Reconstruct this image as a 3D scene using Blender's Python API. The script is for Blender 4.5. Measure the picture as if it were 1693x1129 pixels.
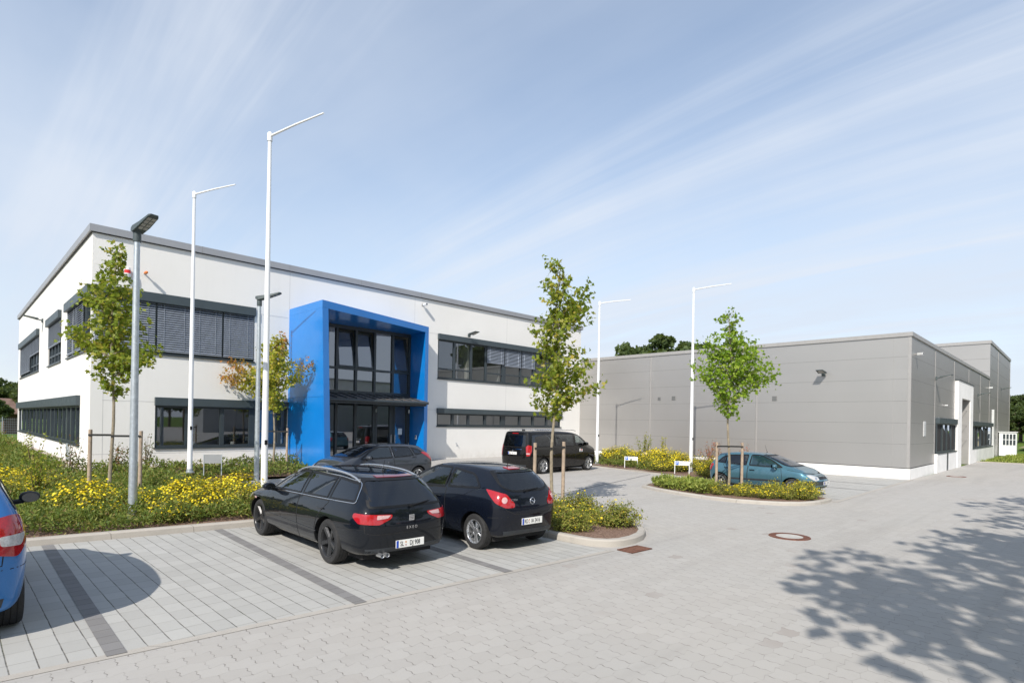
import bpy, bmesh, math, random
import numpy as np
from math import radians as rad, sin, cos, pi, atan2, sqrt
from mathutils import Vector, Matrix
from mathutils.bvhtree import BVHTree
random.seed(7); rng = np.random.default_rng(7)
SC = bpy.context.scene
for o in list(bpy.data.objects): bpy.data.objects.remove(o)
COL = SC.collection

# ------------------------------------------------------------------ camera
YAW, ROLL = rad(45.05), rad(0.978)
Fw = Vector((cos(YAW), sin(YAW), 0)); Rt0 = Vector((sin(YAW), -cos(YAW), 0)); Up0 = Vector((0, 0, 1))
Rt = Rt0*cos(ROLL)+Up0*sin(ROLL); Up = Up0*cos(ROLL)-Rt0*sin(ROLL)
cam = bpy.data.cameras.new('camera'); cam_o = bpy.data.objects.new('camera', cam); COL.objects.link(cam_o)
M = Matrix.Identity(4)
for i in range(3):
    M[i][0] = Rt[i]; M[i][1] = Up[i]; M[i][2] = -Fw[i]
M[0][3], M[1][3], M[2][3] = 0, 0, 2.0
cam_o.matrix_world = M
cam.sensor_width = 36; cam.lens = 944.235/1693*36; cam.shift_y = 132.7/1693
cam.clip_start = 0.1; cam.clip_end = 3000
SC.camera = cam_o

# ------------------------------------------------------------------ light
SUN_AZ, SUN_EL = rad(26.0), rad(39.2)          # azimuth the light travels towards, height
sun = bpy.data.lights.new('sun', 'SUN'); sun.energy = 3.65; sun.angle = rad(0.5); sun.color = (1.0, 0.94, 0.85)
sun_o = bpy.data.objects.new('sun', sun); COL.objects.link(sun_o)
sd = Vector((cos(SUN_AZ)*cos(SUN_EL), sin(SUN_AZ)*cos(SUN_EL), -sin(SUN_EL)))
sun_o.rotation_euler = sd.to_track_quat('-Z', 'Y').to_euler(); sun_o.location = (-20, -10, 30)
W = bpy.data.worlds.new('World'); SC.world = W; W.use_nodes = True
wt = W.node_tree; wt.nodes.clear()
def wn(t, **k):
    n = wt.nodes.new(t)
    for a, b in k.items(): setattr(n, a, b)
    return n
def wl(a, b): wt.links.new(a, b)
sky = wn('ShaderNodeTexSky', sky_type='NISHITA', sun_disc=False, sun_elevation=SUN_EL, sun_rotation=rad(244), air_density=1.1, dust_density=0.3, ozone_density=1.0)
tc = wn('ShaderNodeTexCoord')
# cirrus: noise on the sky direction projected to a high flat layer, stretched along one wind direction
sep = wn('ShaderNodeSeparateXYZ'); wl(tc.outputs['Generated'], sep.inputs[0])
mz = wn('ShaderNodeMath', operation='MAXIMUM'); wl(sep.outputs[2], mz.inputs[0]); mz.inputs[1].default_value = 0.0
az = wn('ShaderNodeMath', operation='ADD'); wl(mz.outputs[0], az.inputs[0]); az.inputs[1].default_value = 0.16
dx = wn('ShaderNodeMath', operation='DIVIDE'); wl(sep.outputs[0], dx.inputs[0]); wl(az.outputs[0], dx.inputs[1])
dy = wn('ShaderNodeMath', operation='DIVIDE'); wl(sep.outputs[1], dy.inputs[0]); wl(az.outputs[0], dy.inputs[1])
cb = wn('ShaderNodeCombineXYZ'); wl(dx.outputs[0], cb.inputs[0]); wl(dy.outputs[0], cb.inputs[1])
def cloud(rotz, sx, sy, scale, detail, dist, lo, hi, loc=(0, 0, 0), rough=.55):
    mp = wn('ShaderNodeMapping'); mp.inputs['Rotation'].default_value = (0, 0, rotz); mp.inputs['Scale'].default_value = (sx, sy, 1); mp.inputs['Location'].default_value = loc
    wl(cb.outputs[0], mp.inputs[0])
    nz = wn('ShaderNodeTexNoise'); nz.inputs['Scale'].default_value = scale; nz.inputs['Detail'].default_value = detail; nz.inputs['Distortion'].default_value = dist
    nz.inputs['Roughness'].default_value = rough
    wl(mp.outputs[0], nz.inputs[0])
    r = wn('ShaderNodeMapRange', interpolation_type='SMOOTHSTEP'); r.inputs[1].default_value = lo; r.inputs[2].default_value = hi; wl(nz.outputs[0], r.inputs[0])
    return r.outputs[0]
c1 = cloud(rad(4), 1.15, .26, .75, 6, .6, .33, .80, (1.3, .4, 0))
c2 = cloud(rad(-9), 2.3, .16, 1.0, 6, .5, .46, .84, (5.2, 2.0, 0), .60)
c3 = cloud(rad(75), .8, .8, .55, 5, .3, .30, .75, (3.1, 7.7, 0))
def m2(op, a, b):
    n = wn('ShaderNodeMath', operation=op)
    for i, v in enumerate((a, b)):
        if isinstance(v, (int, float)): n.inputs[i].default_value = v
        else: wl(v, n.inputs[i])
    return n.outputs[0]
dens = m2('ADD', m2('MULTIPLY', c1, .42), m2('ADD', m2('MULTIPLY', c2, .40), m2('MULTIPLY', c3, .34)))
# haze towards the horizon
hz = wn('ShaderNodeMapRange'); hz.inputs[1].default_value = 0.0; hz.inputs[2].default_value = .55; hz.inputs[3].default_value = .62; hz.inputs[4].default_value = .06
wl(sep.outputs[2], hz.inputs[0])
dens = m2('MINIMUM', m2('ADD', m2('ADD', dens, .07), hz.outputs[0]), .93)
mixc = wn('ShaderNodeMix', data_type='RGBA'); wl(dens, mixc.inputs[0]); wl(sky.outputs[0], mixc.inputs[6]); mixc.inputs[7].default_value = (3.95, 4.38, 5.05, 1)
mix2 = wn('ShaderNodeMix', data_type='RGBA'); wl(m2('MULTIPLY', m2('MULTIPLY', c2, c3), .85), mix2.inputs[0]); wl(mixc.outputs[2], mix2.inputs[6]); mix2.inputs[7].default_value = (5.0, 5.15, 5.4, 1)
bg = wn('ShaderNodeBackground'); bg.inputs[1].default_value = 0.125; wl(mix2.outputs[2], bg.inputs[0])
wo = wn('ShaderNodeOutputWorld'); wl(bg.outputs[0], wo.inputs[0])
SC.view_settings.view_transform = 'Standard'; SC.view_settings.look = 'None'; SC.view_settings.gamma = 1.0
SC.view_settings.exposure = 0.55
SC.render.engine = 'CYCLES'

# ------------------------------------------------------------------ helpers
def tag(o, label=None, cat=None, group=None, kind=None):
    if label: o['label'] = label
    if cat: o['category'] = cat
    if group: o['group'] = group
    if kind: o['kind'] = kind
    return o
def empty(name, loc=(0, 0, 0), rz=0.0, **k):
    o = bpy.data.objects.new(name, None); o.location = loc; o.rotation_euler = (0, 0, rz); o.empty_display_size = .2
    COL.objects.link(o); return tag(o, **k)
def copy_tree(o, parent=None):
    c = o.copy(); COL.objects.link(c); c.parent = parent
    for ch in list(o.children): copy_tree(ch, c)
    return c
def link(name, me, mat=None, parent=None):
    o = bpy.data.objects.new(name, me); COL.objects.link(o)
    if mat is not None:
        if not me.materials: me.materials.append(mat)
    if parent is not None: o.parent = parent
    return o
class MB:
    def __init__(s): s.v = []; s.f = []
    def add(s, vs, fs):
        n = len(s.v); s.v += [tuple(p) for p in vs]; s.f += [tuple(i+n for i in f) for f in fs]; return s
    def quad(s, a, b, c, d): return s.add([a, b, c, d], [(0, 1, 2, 3)])
    def box(s, x0, x1, y0, y1, z0, z1, bev=0):
        if x0 > x1: x0, x1 = x1, x0
        if y0 > y1: y0, y1 = y1, y0
        if z0 > z1: z0, z1 = z1, z0
        return s.add([(x0, y0, z0), (x1, y0, z0), (x1, y1, z0), (x0, y1, z0), (x0, y0, z1), (x1, y0, z1), (x1, y1, z1), (x0, y1, z1)],
                     [(0, 3, 2, 1), (4, 5, 6, 7), (0, 1, 5, 4), (1, 2, 6, 5), (2, 3, 7, 6), (3, 0, 4, 7)])
    def prism(s, pts, z0, z1):
        """vertical prism over a 2D polygon (counter clockwise)"""
        n = len(pts)
        vs = [(p[0], p[1], z0) for p in pts]+[(p[0], p[1], z1) for p in pts]
        return s.add(vs, [tuple(range(n-1, -1, -1)), tuple(range(n, 2*n))]+[(i, (i+1) % n, n+(i+1) % n, n+i) for i in range(n)])
    def tube(s, path, rads, n=8, cap=True):
        P = [Vector(p) for p in path]
        if isinstance(rads, (int, float)): rads = [rads]*len(P)
        base = len(s.v); up = None
        for i, p in enumerate(P):
            t = (P[min(i+1, len(P)-1)]-P[max(i-1, 0)]).normalized()
            if up is None: up = Vector((0, 0, 1)) if abs(t.z) < .9 else Vector((1, 0, 0))
            a = t.cross(up).normalized(); b = a.cross(t).normalized(); up = b
            for k in range(n):
                q = 2*pi*k/n; s.v.append(tuple(p+(a*cos(q)+b*sin(q))*rads[i]))
        for i in range(len(P)-1):
            for k in range(n):
                s.f.append((base+i*n+k, base+i*n+(k+1) % n, base+(i+1)*n+(k+1) % n, base+(i+1)*n+k))
        if cap:
            s.f.append(tuple(base+k for k in range(n-1, -1, -1))); s.f.append(tuple(base+(len(P)-1)*n+k for k in range(n)))
        return s
    def lathe(s, prof, n=24, axis='z', c=(0, 0, 0)):
        """prof: list of (r, h)"""
        base = len(s.v)
        for r, h in prof:
            for k in range(n):
                q = 2*pi*k/n; a, b = r*cos(q), r*sin(q)
                p = {'z': (a, b, h), 'y': (a, h, -b), 'x': (h, a, b)}[axis]
                s.v.append((p[0]+c[0], p[1]+c[1], p[2]+c[2]))
        for i in range(len(prof)-1):
            for k in range(n):
                s.f.append((base+i*n+k, base+i*n+(k+1) % n, base+(i+1)*n+(k+1) % n, base+(i+1)*n+k))
        return s
    def build(s, name, mat=None, parent=None, smooth=False, bevel=0, angle=35, **k):
        me = bpy.data.meshes.new(name); me.from_pydata(s.v, [], s.f); me.update()
        if bevel:
            bm = bmesh.new(); bm.from_mesh(me)
            bmesh.ops.bevel(bm, geom=[e for e in bm.edges if len(e.link_faces) == 2 and e.calc_face_angle(0) > .5], offset=bevel, segments=2, affect='EDGES', profile=.6)
            bm.to_mesh(me); bm.free()
        if smooth: smooth_mesh(me, angle)
        return tag(link(name, me, mat, parent), **k)
def smooth_mesh(me, angle=35):
    bm = bmesh.new(); bm.from_mesh(me)
    for f in bm.faces: f.smooth = True
    for e in bm.edges:
        if len(e.link_faces) == 2 and e.calc_face_angle(0) > rad(angle): e.smooth = False
        else: e.smooth = True
    bm.to_mesh(me); bm.free()
def np_mesh(name, V, F, mat=None, parent=None, smooth=False, attr=None, **k):
    """V (n,3), F (m,k) constant-size faces"""
    me = bpy.data.meshes.new(name); m, kk = F.shape
    me.vertices.add(len(V)); me.vertices.foreach_set('co', np.asarray(V, np.float32).ravel())
    me.loops.add(m*kk); me.loops.foreach_set('vertex_index', F.astype(np.int32).ravel())
    me.polygons.add(m); me.polygons.foreach_set('loop_start', np.arange(0, m*kk, kk, dtype=np.int32))
    if smooth: me.polygons.foreach_set('use_smooth', np.ones(m, bool))
    if attr is not None:
        for nm, dat in attr.items():
            a = me.attributes.new(nm, 'FLOAT', 'POINT'); a.data.foreach_set('value', np.asarray(dat, np.float32))
    me.update(calc_edges=True); me.validate()
    return tag(link(name, me, mat, parent), **k)

# ------------------------------------------------------------------ materials
class NT:
    def __init__(s, name):
        s.m = bpy.data.materials.new(name); s.m.use_nodes = True; s.t = s.m.node_tree; s.t.nodes.clear()
        s.out = s.t.nodes.new('ShaderNodeOutputMaterial')
    def n(s, typ, ins=None, **k):
        x = s.t.nodes.new('ShaderNode'+typ)
        for a, b in k.items(): setattr(x, a, b)
        for a, b in (ins or {}).items(): s.set(x.inputs[a], b)
        return x
    def set(s, sock, v):
        if hasattr(v, 'is_output') or isinstance(v, bpy.types.NodeSocket): s.t.links.new(v, sock)
        else: sock.default_value = v
    def math(s, op, a, b=0.0, c=None, clamp=False):
        x = s.n('Math', operation=op, use_clamp=clamp); s.set(x.inputs[0], a); s.set(x.inputs[1], b)
        if c is not None: s.set(x.inputs[2], c)
        return x.outputs[0]
    def mix(s, f, a, b, blend='MIX'):
        x = s.n('Mix', data_type='RGBA', blend_type=blend); s.set(x.inputs[0], f); s.set(x.inputs[6], a); s.set(x.inputs[7], b); return x.outputs[2]
    def noise(s, scale, detail=3, vec=None, rough=.5, dist=0):
        x = s.n('TexNoise', {'Scale': scale, 'Detail': detail, 'Roughness': rough, 'Distortion': dist})
        if vec is not None: s.set(x.inputs['Vector'], vec)
        return x.outputs[0]
    def rng(s, v, a, b, c=0.0, d=1.0, smooth=False):
        x = s.n('MapRange', interpolation_type='SMOOTHSTEP' if smooth else 'LINEAR'); s.set(x.inputs[0], v)
        for i, q in enumerate((a, b, c, d)): s.set(x.inputs[i+1], q)
        return x.outputs[0]
    def pos(s): return s.n('NewGeometry').outputs['Position']
    def obj(s): return s.n('TexCoord').outputs['Object']
    def xyz(s, v):
        x = s.n('SeparateXYZ', {0: v}); return x.outputs
    def bsdf(s, color, rough=.5, metal=0., spec=.5, bump=None, bstr=.3, bdist=.01, **k):
        b = s.n('BsdfPrincipled'); s.set(b.inputs['Base Color'], color if not isinstance(color, tuple) else (*color[:3], 1))
        s.set(b.inputs['Roughness'], rough); s.set(b.inputs['Metallic'], metal); s.set(b.inputs['Specular IOR Level'], spec)
        for a, v in k.items(): s.set(b.inputs[a.replace('_', ' ')], v)
        if bump is not None:
            bp = s.n('Bump', {'Strength': bstr, 'Distance': bdist, 'Height': bump}); s.set(b.inputs['Normal'], bp.outputs[0])
        return b.outputs[0]
    def done(s, shader): s.set(s.out.inputs[0], shader); return s.m
def c4(c): return (*c, 1.0)
def mat_simple(name, col, rough=.5, metal=0., var=.12, scale=6., bump=0., bscale=60., spec=.5, **k):
    t = NT(name); p = t.obj()
    n = t.noise(scale, 4, p)
    c = t.mix(t.rng(n, .3, .7), c4([x*(1-var) for x in col]), c4([min(1, x*(1+var)) for x in col]))
    r = t.rng(t.noise(scale*2.3, 3, p), .3, .7, max(.02, rough-.06), min(1, rough+.08))
    return t.done(t.bsdf(c, r, metal, spec, t.noise(bscale, 3, p) if bump else None, bump, .01, **k))

M_ = {}
M_['white_metal'] = mat_simple('white_metal', (.80, .81, .82), .35, 0, .03)
M_['galv'] = mat_simple('galvanised_steel', (.46, .50, .53), .42, .6, .12, 14)
M_['anthracite'] = mat_simple('anthracite_aluminium', (.040, .052, .060), .38, .1, .08, 3)
M_['anth_box'] = mat_simple('anthracite_shutter_box', (.055, .073, .083), .42, .1, .06, 2)
M_['slat'] = mat_simple('blind_slat', (.30, .33, .38), .36, .4, .06, 3)
M_['fascia'] = mat_simple('roof_edge_metal', (.34, .345, .36), .42, .3, .05, 1.2)
M_['mirror'] = mat_simple('dark_mirror', (.10, .11, .12), .08, 1., .02)
M_['dark'] = mat_simple('dark_plastic', (.008, .0085, .010), .45, 0, .1, spec=.3)
M_['rubber'] = mat_simple('tyre_rubber', (.022, .022, .023), .78, 0, .2, 20, .4, 90)
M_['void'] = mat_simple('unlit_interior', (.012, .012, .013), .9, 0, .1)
M_['chrome'] = mat_simple('polished_chrome', (.75, .76, .78), .12, 1., .02)
M_['alloy'] = mat_simple('silver_alloy', (.55, .56, .58), .28, .85, .04)
M_['alloy_dark'] = mat_simple('black_alloy', (.03, .031, .034), .25, .3, .1)
M_['lamp_dark'] = mat_simple('lamp_housing', (.07, .09, .095), .5, .1, .08)
M_['led'] = mat_simple('led_lens', (.42, .42, .40), .25, .1, .2, 50)
M_['orange'] = mat_simple('orange_plastic', (.75, .22, .05), .35)
M_['redplastic'] = mat_simple('red_plastic', (.65, .03, .03), .35)
M_['wood'] = mat_simple('weathered_stake', (.36, .28, .21), .85, 0, .25, 9, .5, 40)
M_['strap'] = mat_simple('black_strap', (.02, .02, .02), .8)
M_['bark'] = mat_simple('young_bark', (.26, .22, .16), .9, 0, .3, 12, .6, 50)
M_['bark_old'] = mat_simple('old_bark', (.12, .09, .065), .95, 0, .3, 5, .6, 20)
M_['twig'] = mat_simple('twig', (.10, .06, .035), .9)
M_['iron'] = mat_simple('rusty_iron', (.16, .066, .042), .8, .3, .35, 18, .4, 60)
M_['iron_grate'] = mat_simple('rusty_grate', (.22, .105, .070), .8, .2, .3, 18, .4, 60)
M_['lid'] = mat_simple('concrete_lid', (.44, .42, .39), .85, 0, .1, 12, .3, 90)
M_['plinth'] = mat_simple('plinth_render', (.76, .75, .73), .85, 0, .07, 1.3, .2, 120)
M_['stone'] = mat_simple('rubble_stone', (.36, .29, .24), .9, 0, .35, 3, .6, 12)
M_['signwhite'] = mat_simple('sign_white', (.78, .79, .80), .4, 0, .02)
M_['signblue'] = mat_simple('sign_blue', (.02, .12, .50), .4, 0, .02)
M_['signgrey'] = mat_simple('sign_lettering', (.16, .18, .24), .5, 0, .02)
M_['signback'] = mat_simple('sign_back', (.32, .33, .34), .5, .4, .05)
M_['paper'] = mat_simple('paper', (.6, .68, .74), .6, 0, .05)
M_['pot'] = mat_simple('white_pot', (.7, .7, .68), .5)
M_['seat'] = mat_simple('seat_cloth', (.045, .046, .050), .85, 0, .2, 8, .2)
M_['room'] = mat_simple('room_wall', (.55, .53, .48), .9, 0, .05, 1)
M_['plate'] = mat_simple('plate_white', (.78, .78, .76), .4, 0, .02)
M_['plate_ink'] = mat_simple('plate_black', (.01, .01, .01), .5, 0, .02)
M_['plate_blue'] = mat_simple('plate_blue', (.01, .06, .42), .4, 0, .02)
M_['roofing'] = mat_simple('roof_felt', (.25, .25, .25), .9, 0, .1, 1)
M_['brown'] = mat_simple('old_roof', (.17, .11, .09), .9, 0, .2, 2)

def m_render():
    t = NT('white_render'); p = t.pos()
    fine = t.noise(55, 4, p, .7); big = t.noise(.35, 4, p)
    x = t.xyz(p)
    st = t.n('CombineXYZ', {0: t.math('MULTIPLY', x[0], 3.0), 1: t.math('MULTIPLY', x[1], 3.0), 2: t.math('MULTIPLY', x[2], .22)})
    streak = t.noise(1.0, 5, st.outputs[0], .6)
    c = t.mix(t.rng(big, .35, .65), (.77, .755, .725, 1), (.81, .795, .765, 1))
    c = t.mix(t.rng(streak, .55, .82, 0, .22), c, (.66, .65, .62, 1))
    c = t.mix(t.rng(fine, .35, .7, 0, .10), c, (.60, .60, .59, 1))
    c = t.mix(t.math('MULTIPLY', t.rng(x[2], .75, .15, 0, 1), t.rng(t.noise(4, 5, p, .65), .35, .7, .1, .55)), c, (.50, .47, .42, 1))
    return t.done(t.bsdf(c, .92, 0, .2, fine, .5, .012))
M_['render'] = m_render()
def m_blue():
    t = NT('blue_panel'); p = t.pos()
    n = t.noise(.9, 3, p); c = t.mix(t.rng(n, .3, .7), (.001, .175, .56, 1), (.002, .200, .62, 1))
    return t.done(t.bsdf(c, t.rng(t.noise(1.7, 4, p, .6, 1.0), .3, .7, .30, .42), 0, .5, n, .15, .05, Coat_Weight=.45, Coat_Roughness=.10))
M_['blue'] = m_blue()
def m_clad(name, c0, c1):
    t = NT(name); p = t.pos(); x = t.xyz(p)
    n = t.noise(.25, 3, p)
    row = t.math('FLOOR', t.math('DIVIDE', x[2], .87)); bay = t.math('FLOOR', t.math('DIVIDE', t.math('SUBTRACT', x[1], 5.36), 5.4))
    wn_ = t.n('TexWhiteNoise', {'Vector': t.n('CombineXYZ', {0: row, 1: bay}).outputs[0]}).outputs[0]
    c = t.mix(t.rng(n, .3, .7), c4(c0), c4(c1)); c = t.mix(t.rng(wn_, 0, 1, 0, .035), c, (.3, .3, .3, 1), 'MULTIPLY')
    # micro ribs of the sandwich panel skin
    rib = t.math('PINGPONG', t.math('MULTIPLY', x[2], 1.0), .03)
    return t.done(t.bsdf(c, t.rng(t.noise(.8, 3, p), .3, .7, .41, .44), .66, .5, t.math('MULTIPLY', rib, 10.), .10, .004))
M_['clad'] = m_clad('grey_cladding', (.435, .423, .41), (.46, .448, .435))
M_['clad_joint'] = mat_simple('cladding_joint', (.27, .265, .26), .6, .3)
M_['clad_light'] = mat_simple('cladding_trim', (.38, .37, .36), .45, .3, .04)
M_['clad_white'] = mat_simple('light_trim', (.62, .63, .63), .45, .2, .04)

def m_glass(name, tint, gloss, rough=.015, dark=(.02, .024, .028)):
    t = NT(name); ge = t.n('NewGeometry'); dt = t.n('VectorMath', operation='DOT_PRODUCT'); t.set(dt.inputs[0], ge.outputs['Incoming']); t.set(dt.inputs[1], ge.outputs['Normal'])
    cs_ = t.math('SUBTRACT', 1.0, t.math('ABSOLUTE', dt.outputs['Value']), clamp=True); fr = t.math('ADD', .05, t.math('MULTIPLY', t.math('POWER', cs_, 5.0), .95))
    f = t.math('ADD', t.math('MULTIPLY', fr, 1.3), gloss, clamp=True)
    gl = t.n('BsdfGlossy', {'Roughness': rough, 'Color': (.86, .90, .96, 1)}).outputs[0]
    tr = t.n('BsdfTransparent', {'Color': c4(tint)}).outputs[0]
    df = t.n('BsdfDiffuse', {'Color': c4(dark)}).outputs[0]
    a = t.n('MixShader', {0: .12}); t.set(a.inputs[1], tr); t.set(a.inputs[2], df)
    b = t.n('MixShader', {0: f}); t.set(b.inputs[1], a.outputs[0]); t.set(b.inputs[2], gl)
    return t.done(b.outputs[0])
M_['glass'] = m_glass('window_glass', (.42, .46, .47), .20)
M_['glass_clear'] = m_glass('office_glass', (.66, .70, .70), .12)
M_['glass_car'] = m_glass('car_glass', (.52, .58, .57), .02)
M_['glass_tint'] = m_glass('tinted_car_glass', (.07, .08, .085), .03)
def m_lens(name, col, rough=.12):
    t = NT(name)
    c = t.mix(t.rng(t.noise(60, 2, t.obj()), .35, .65), c4([x*.75 for x in col]), c4(col))
    return t.done(t.bsdf(c, rough, 0, .6, Coat_Weight=.8, Coat_Roughness=.04))
M_['red_lens'] = m_lens('red_lens', (.40, .008, .013)); M_['dark_red_lens'] = m_lens('dark_red_lens', (.20, .008, .014))
M_['clear_lens'] = m_lens('clear_lens', (.55, .55, .55)); M_['pink_lens'] = m_lens('pale_lens', (.62, .40, .40)); M_['amber_lens'] = m_lens('amber_lens', (.7, .3, .1))
def m_paint(name, col, flake=.3, rough=.3, dirt=.06):
    t = NT(name); p = t.obj()
    n = t.noise(900, 1, p)
    c = t.mix(t.rng(n, .35, .65), c4([x*(1-.18*flake) for x in col]), c4([min(1, x*(1+.25*flake)) for x in col]))
    z = t.xyz(p)[2]
    d = t.math('MULTIPLY', t.rng(z, .62, .15, 0, 1), t.rng(t.noise(7, 5, p, .65), .35, .75, .15, 1.))
    d = t.math('ADD', t.math('MULTIPLY', d, .05), t.rng(t.noise(3, 4, p), .4, .8, 0, dirt*.12))
    c = t.mix(d, c, (.16, .145, .125, 1))
    r = t.math('ADD', rough, t.math('MULTIPLY', d, .35))
    return t.done(t.bsdf(c, t.math('ADD', r, .1), flake*.8, .04, Coat_Weight=t.math('SUBTRACT', 1.0, t.math('MULTIPLY', d, .8)), Coat_Roughness=.03, Coat_IOR=1.42))
M_['p_black'] = m_paint('black_paint', (.004, .006, .010), .0)
M_['p_black2'] = m_paint('blue_black_paint', (.004, .006, .012), .0)
M_['p_grey'] = m_paint('dark_grey_paint', (.055, .062, .075), .55)
M_['p_van'] = m_paint('van_black_paint', (.007, .0068, .0065), .0)
M_['p_teal'] = m_paint('teal_paint', (.078, .178, .235), .6)
M_['p_blue'] = m_paint('bright_blue_paint', (.035, .17, .45), .4)
M_['p_white'] = m_paint('white_paint', (.7, .7, .7), .05)
M_['p_bumper'] = mat_simple('bumper_plastic', (.03, .035, .042), .5)

# paving -----------------------------------------------------------------
def m_slabs():
    t = NT('concrete_slabs'); p = t.pos(); x = t.xyz(p)
    wob = t.math('MULTIPLY', t.math('SUBTRACT', t.noise(3., 2, p), .5), .012)
    a = t.math('DIVIDE', t.math('ADD', t.math('SUBTRACT', x[0], 1.11), wob), .1808); b = t.math('DIVIDE', t.math('ADD', t.math('ADD', x[1], wob), -5.42), .285)
    ia, ib = t.math('FLOOR', a), t.math('FLOOR', b)
    ea = t.math('MULTIPLY', t.math('PINGPONG', a, .5), .1808); eb = t.math('MULTIPLY', t.math('PINGPONG', b, .5), .285)
    rnd = t.n('TexWhiteNoise', {'Vector': t.n('CombineXYZ', {0: ia, 1: ib}).outputs[0]}).outputs[0]
    big = t.noise(.5, 4, p, .6); fine = t.noise(140, 3, p, .7); mid = t.noise(9, 4, p, .6)
    c = t.mix(rnd, (.385, .378, .358, 1), (.445, .438, .415, 1)); c = t.mix(t.rng(big, .35, .7, 0, .35), c, (.36, .35, .33, 1))
    c = t.mix(t.rng(mid, .55, .8, 0, .25), c, (.30, .285, .26, 1)); c = t.mix(t.rng(fine, .4, .75, 0, .2), c, (.28, .28, .27, 1))
    jn = t.noise(25, 3, p)
    ja = t.math('MULTIPLY', t.rng(ea, .0025, .0065, 1, 0), t.rng(t.noise(6, 3, p), .35, .6, .55, 1.)); jb = t.math('MULTIPLY', t.rng(eb, .002, .006, 1, 0), t.rng(t.noise(2.2, 2, p), .4, .6, .45, .95))
    moss = t.math('MULTIPLY', ja, t.rng(t.noise(1.2, 3, p), .5, .68))
    c = t.mix(t.math('MULTIPLY', jb, .75), c, (.17, .16, .14, 1)); c = t.mix(t.math('MULTIPLY', ja, t.rng(jn, .3, .6, .65, .98)), c, (.085, .078, .066, 1))
    c = t.mix(t.math('MULTIPLY', moss, .5), c, (.05, .07, .025, 1))
    h = t.math('SUBTRACT', t.math('MULTIPLY', fine, .15), t.math('MAXIMUM', ja, t.math('MULTIPLY', jb, .6)))
    return t.done(t.bsdf(c, .88, 0, .25, h, .6, .004))
M_['slabs'] = m_slabs()
def m_pavers():
    t = NT('interlocking_pavers'); p = t.pos(); x = t.xyz(p)
    L, Wd = .205, .17
    zx = t.math('MULTIPLY', t.math('SUBTRACT', t.math('PINGPONG', t.math('DIVIDE', x[0], L), .5), .25), .062)
    yy = t.math('ADD', t.math('ADD', x[1], t.math('MULTIPLY', x[0], .02)), zx)
    b = t.math('DIVIDE', yy, Wd); ib = t.math('FLOOR', b); odd = t.math('MULTIPLY', t.math('MODULO', t.math('ABSOLUTE', ib), 2.0), .5)
    fb = t.math('FRACT', b)
    zz = t.math('MULTIPLY', t.math('SUBTRACT', t.math('PINGPONG', t.math('ADD', t.math('MULTIPLY', fb, 2.0), .25), .5), .25), .16)
    a = t.math('ADD', t.math('ADD', t.math('DIVIDE', x[0], L), odd), zz); ia = t.math('FLOOR', a)
    ea = t.math('MULTIPLY', t.math('PINGPONG', a, .5), L); eb = t.math('MULTIPLY', t.math('PINGPONG', b, .5), Wd)
    rnd = t.n('TexWhiteNoise', {'Vector': t.n('CombineXYZ', {0: ia, 1: ib}).outputs[0]}).outputs[0]
    big = t.noise(.28, 5, p, .6); fine = t.noise(150, 3, p, .7); mid = t.noise(5, 5, p, .65)
    c = t.mix(rnd, (.395, .372, .345, 1), (.430, .408, .380, 1))
    c = t.mix(t.rng(big, .35, .7, 0, .5), c, (.392, .385, .370, 1))
    tw = t.n('CombineXYZ', {0: t.math('MULTIPLY', x[0], .12), 1: t.math('MULTIPLY', x[1], 1.1)}); c = t.mix(t.rng(t.noise(1.0, 4, tw.outputs[0], .6), .50, .72, 0, .5), c, (.30, .285, .265, 1))
    c = t.mix(t.math('MULTIPLY', t.rng(rnd, .965, .975), t.rng(t.noise(.6, 2, p), .5, .6)), c, (.345, .315, .29, 1))
    c = t.mix(t.rng(mid, .55, .85, 0, .3), c, (.30, .285, .265, 1)); c = t.mix(t.rng(fine, .4, .75, 0, .18), c, (.26, .25, .24, 1))
    jn = t.rng(t.noise(14, 3, p), .40, .62)
    ja = t.math('MULTIPLY', t.rng(ea, .002, .0065, 1, 0), t.rng(jn, 0, 1, .15, .8)); jb = t.math('MULTIPLY', t.rng(eb, .0015, .0045, 1, 0), t.rng(jn, 0, 1, .06, .38))
    c = t.mix(t.math('MULTIPLY', jb, .8), c, (.14, .125, .11, 1)); c = t.mix(t.math('MULTIPLY', ja, .85), c, (.10, .088, .075, 1))
    h = t.math('SUBTRACT', t.math('MULTIPLY', fine, .15), t.math('MAXIMUM', ja, jb))
    return t.done(t.bsdf(c, .88, 0, .25, h, .5, .004))
M_['pavers'] = m_pavers()
def m_strip(name, c0, c1, step, diag=False):
    t = NT(name); p = t.pos(); x = t.xyz(p)
    b = t.math('DIVIDE', t.math('ADD', x[1], x[0]) if diag else x[1], step); rnd = t.n('TexWhiteNoise', {'Vector': t.n('CombineXYZ', {0: t.math('FLOOR', b)}).outputs[0]}).outputs[0]
    e = t.math('MULTIPLY', t.math('PINGPONG', b, .5), step); fine = t.noise(120, 3, p, .7)
    c = t.mix(rnd, c4(c0), c4(c1)); c = t.mix(t.rng(fine, .4, .7, 0, .3), c, c4([q*.6 for q in c0]))
    c = t.mix(t.rng(t.noise(6, 4, p), .5, .8, 0, .3), c, (.25, .24, .22, 1))
    c = t.mix(t.rng(e, .002, .005, .7, 0), c, (.05, .045, .04, 1))
    return t.done(t.bsdf(c, .85, 0, .25, fine, .4, .004))
M_['strip'] = m_strip('dark_divider_pavers', (.205, .198, .195), (.245, .238, .235), .2)
M_['kerb'] = m_strip('kerb_concrete', (.40, .37, .33), (.45, .42, .38), 1.0, True)
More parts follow.
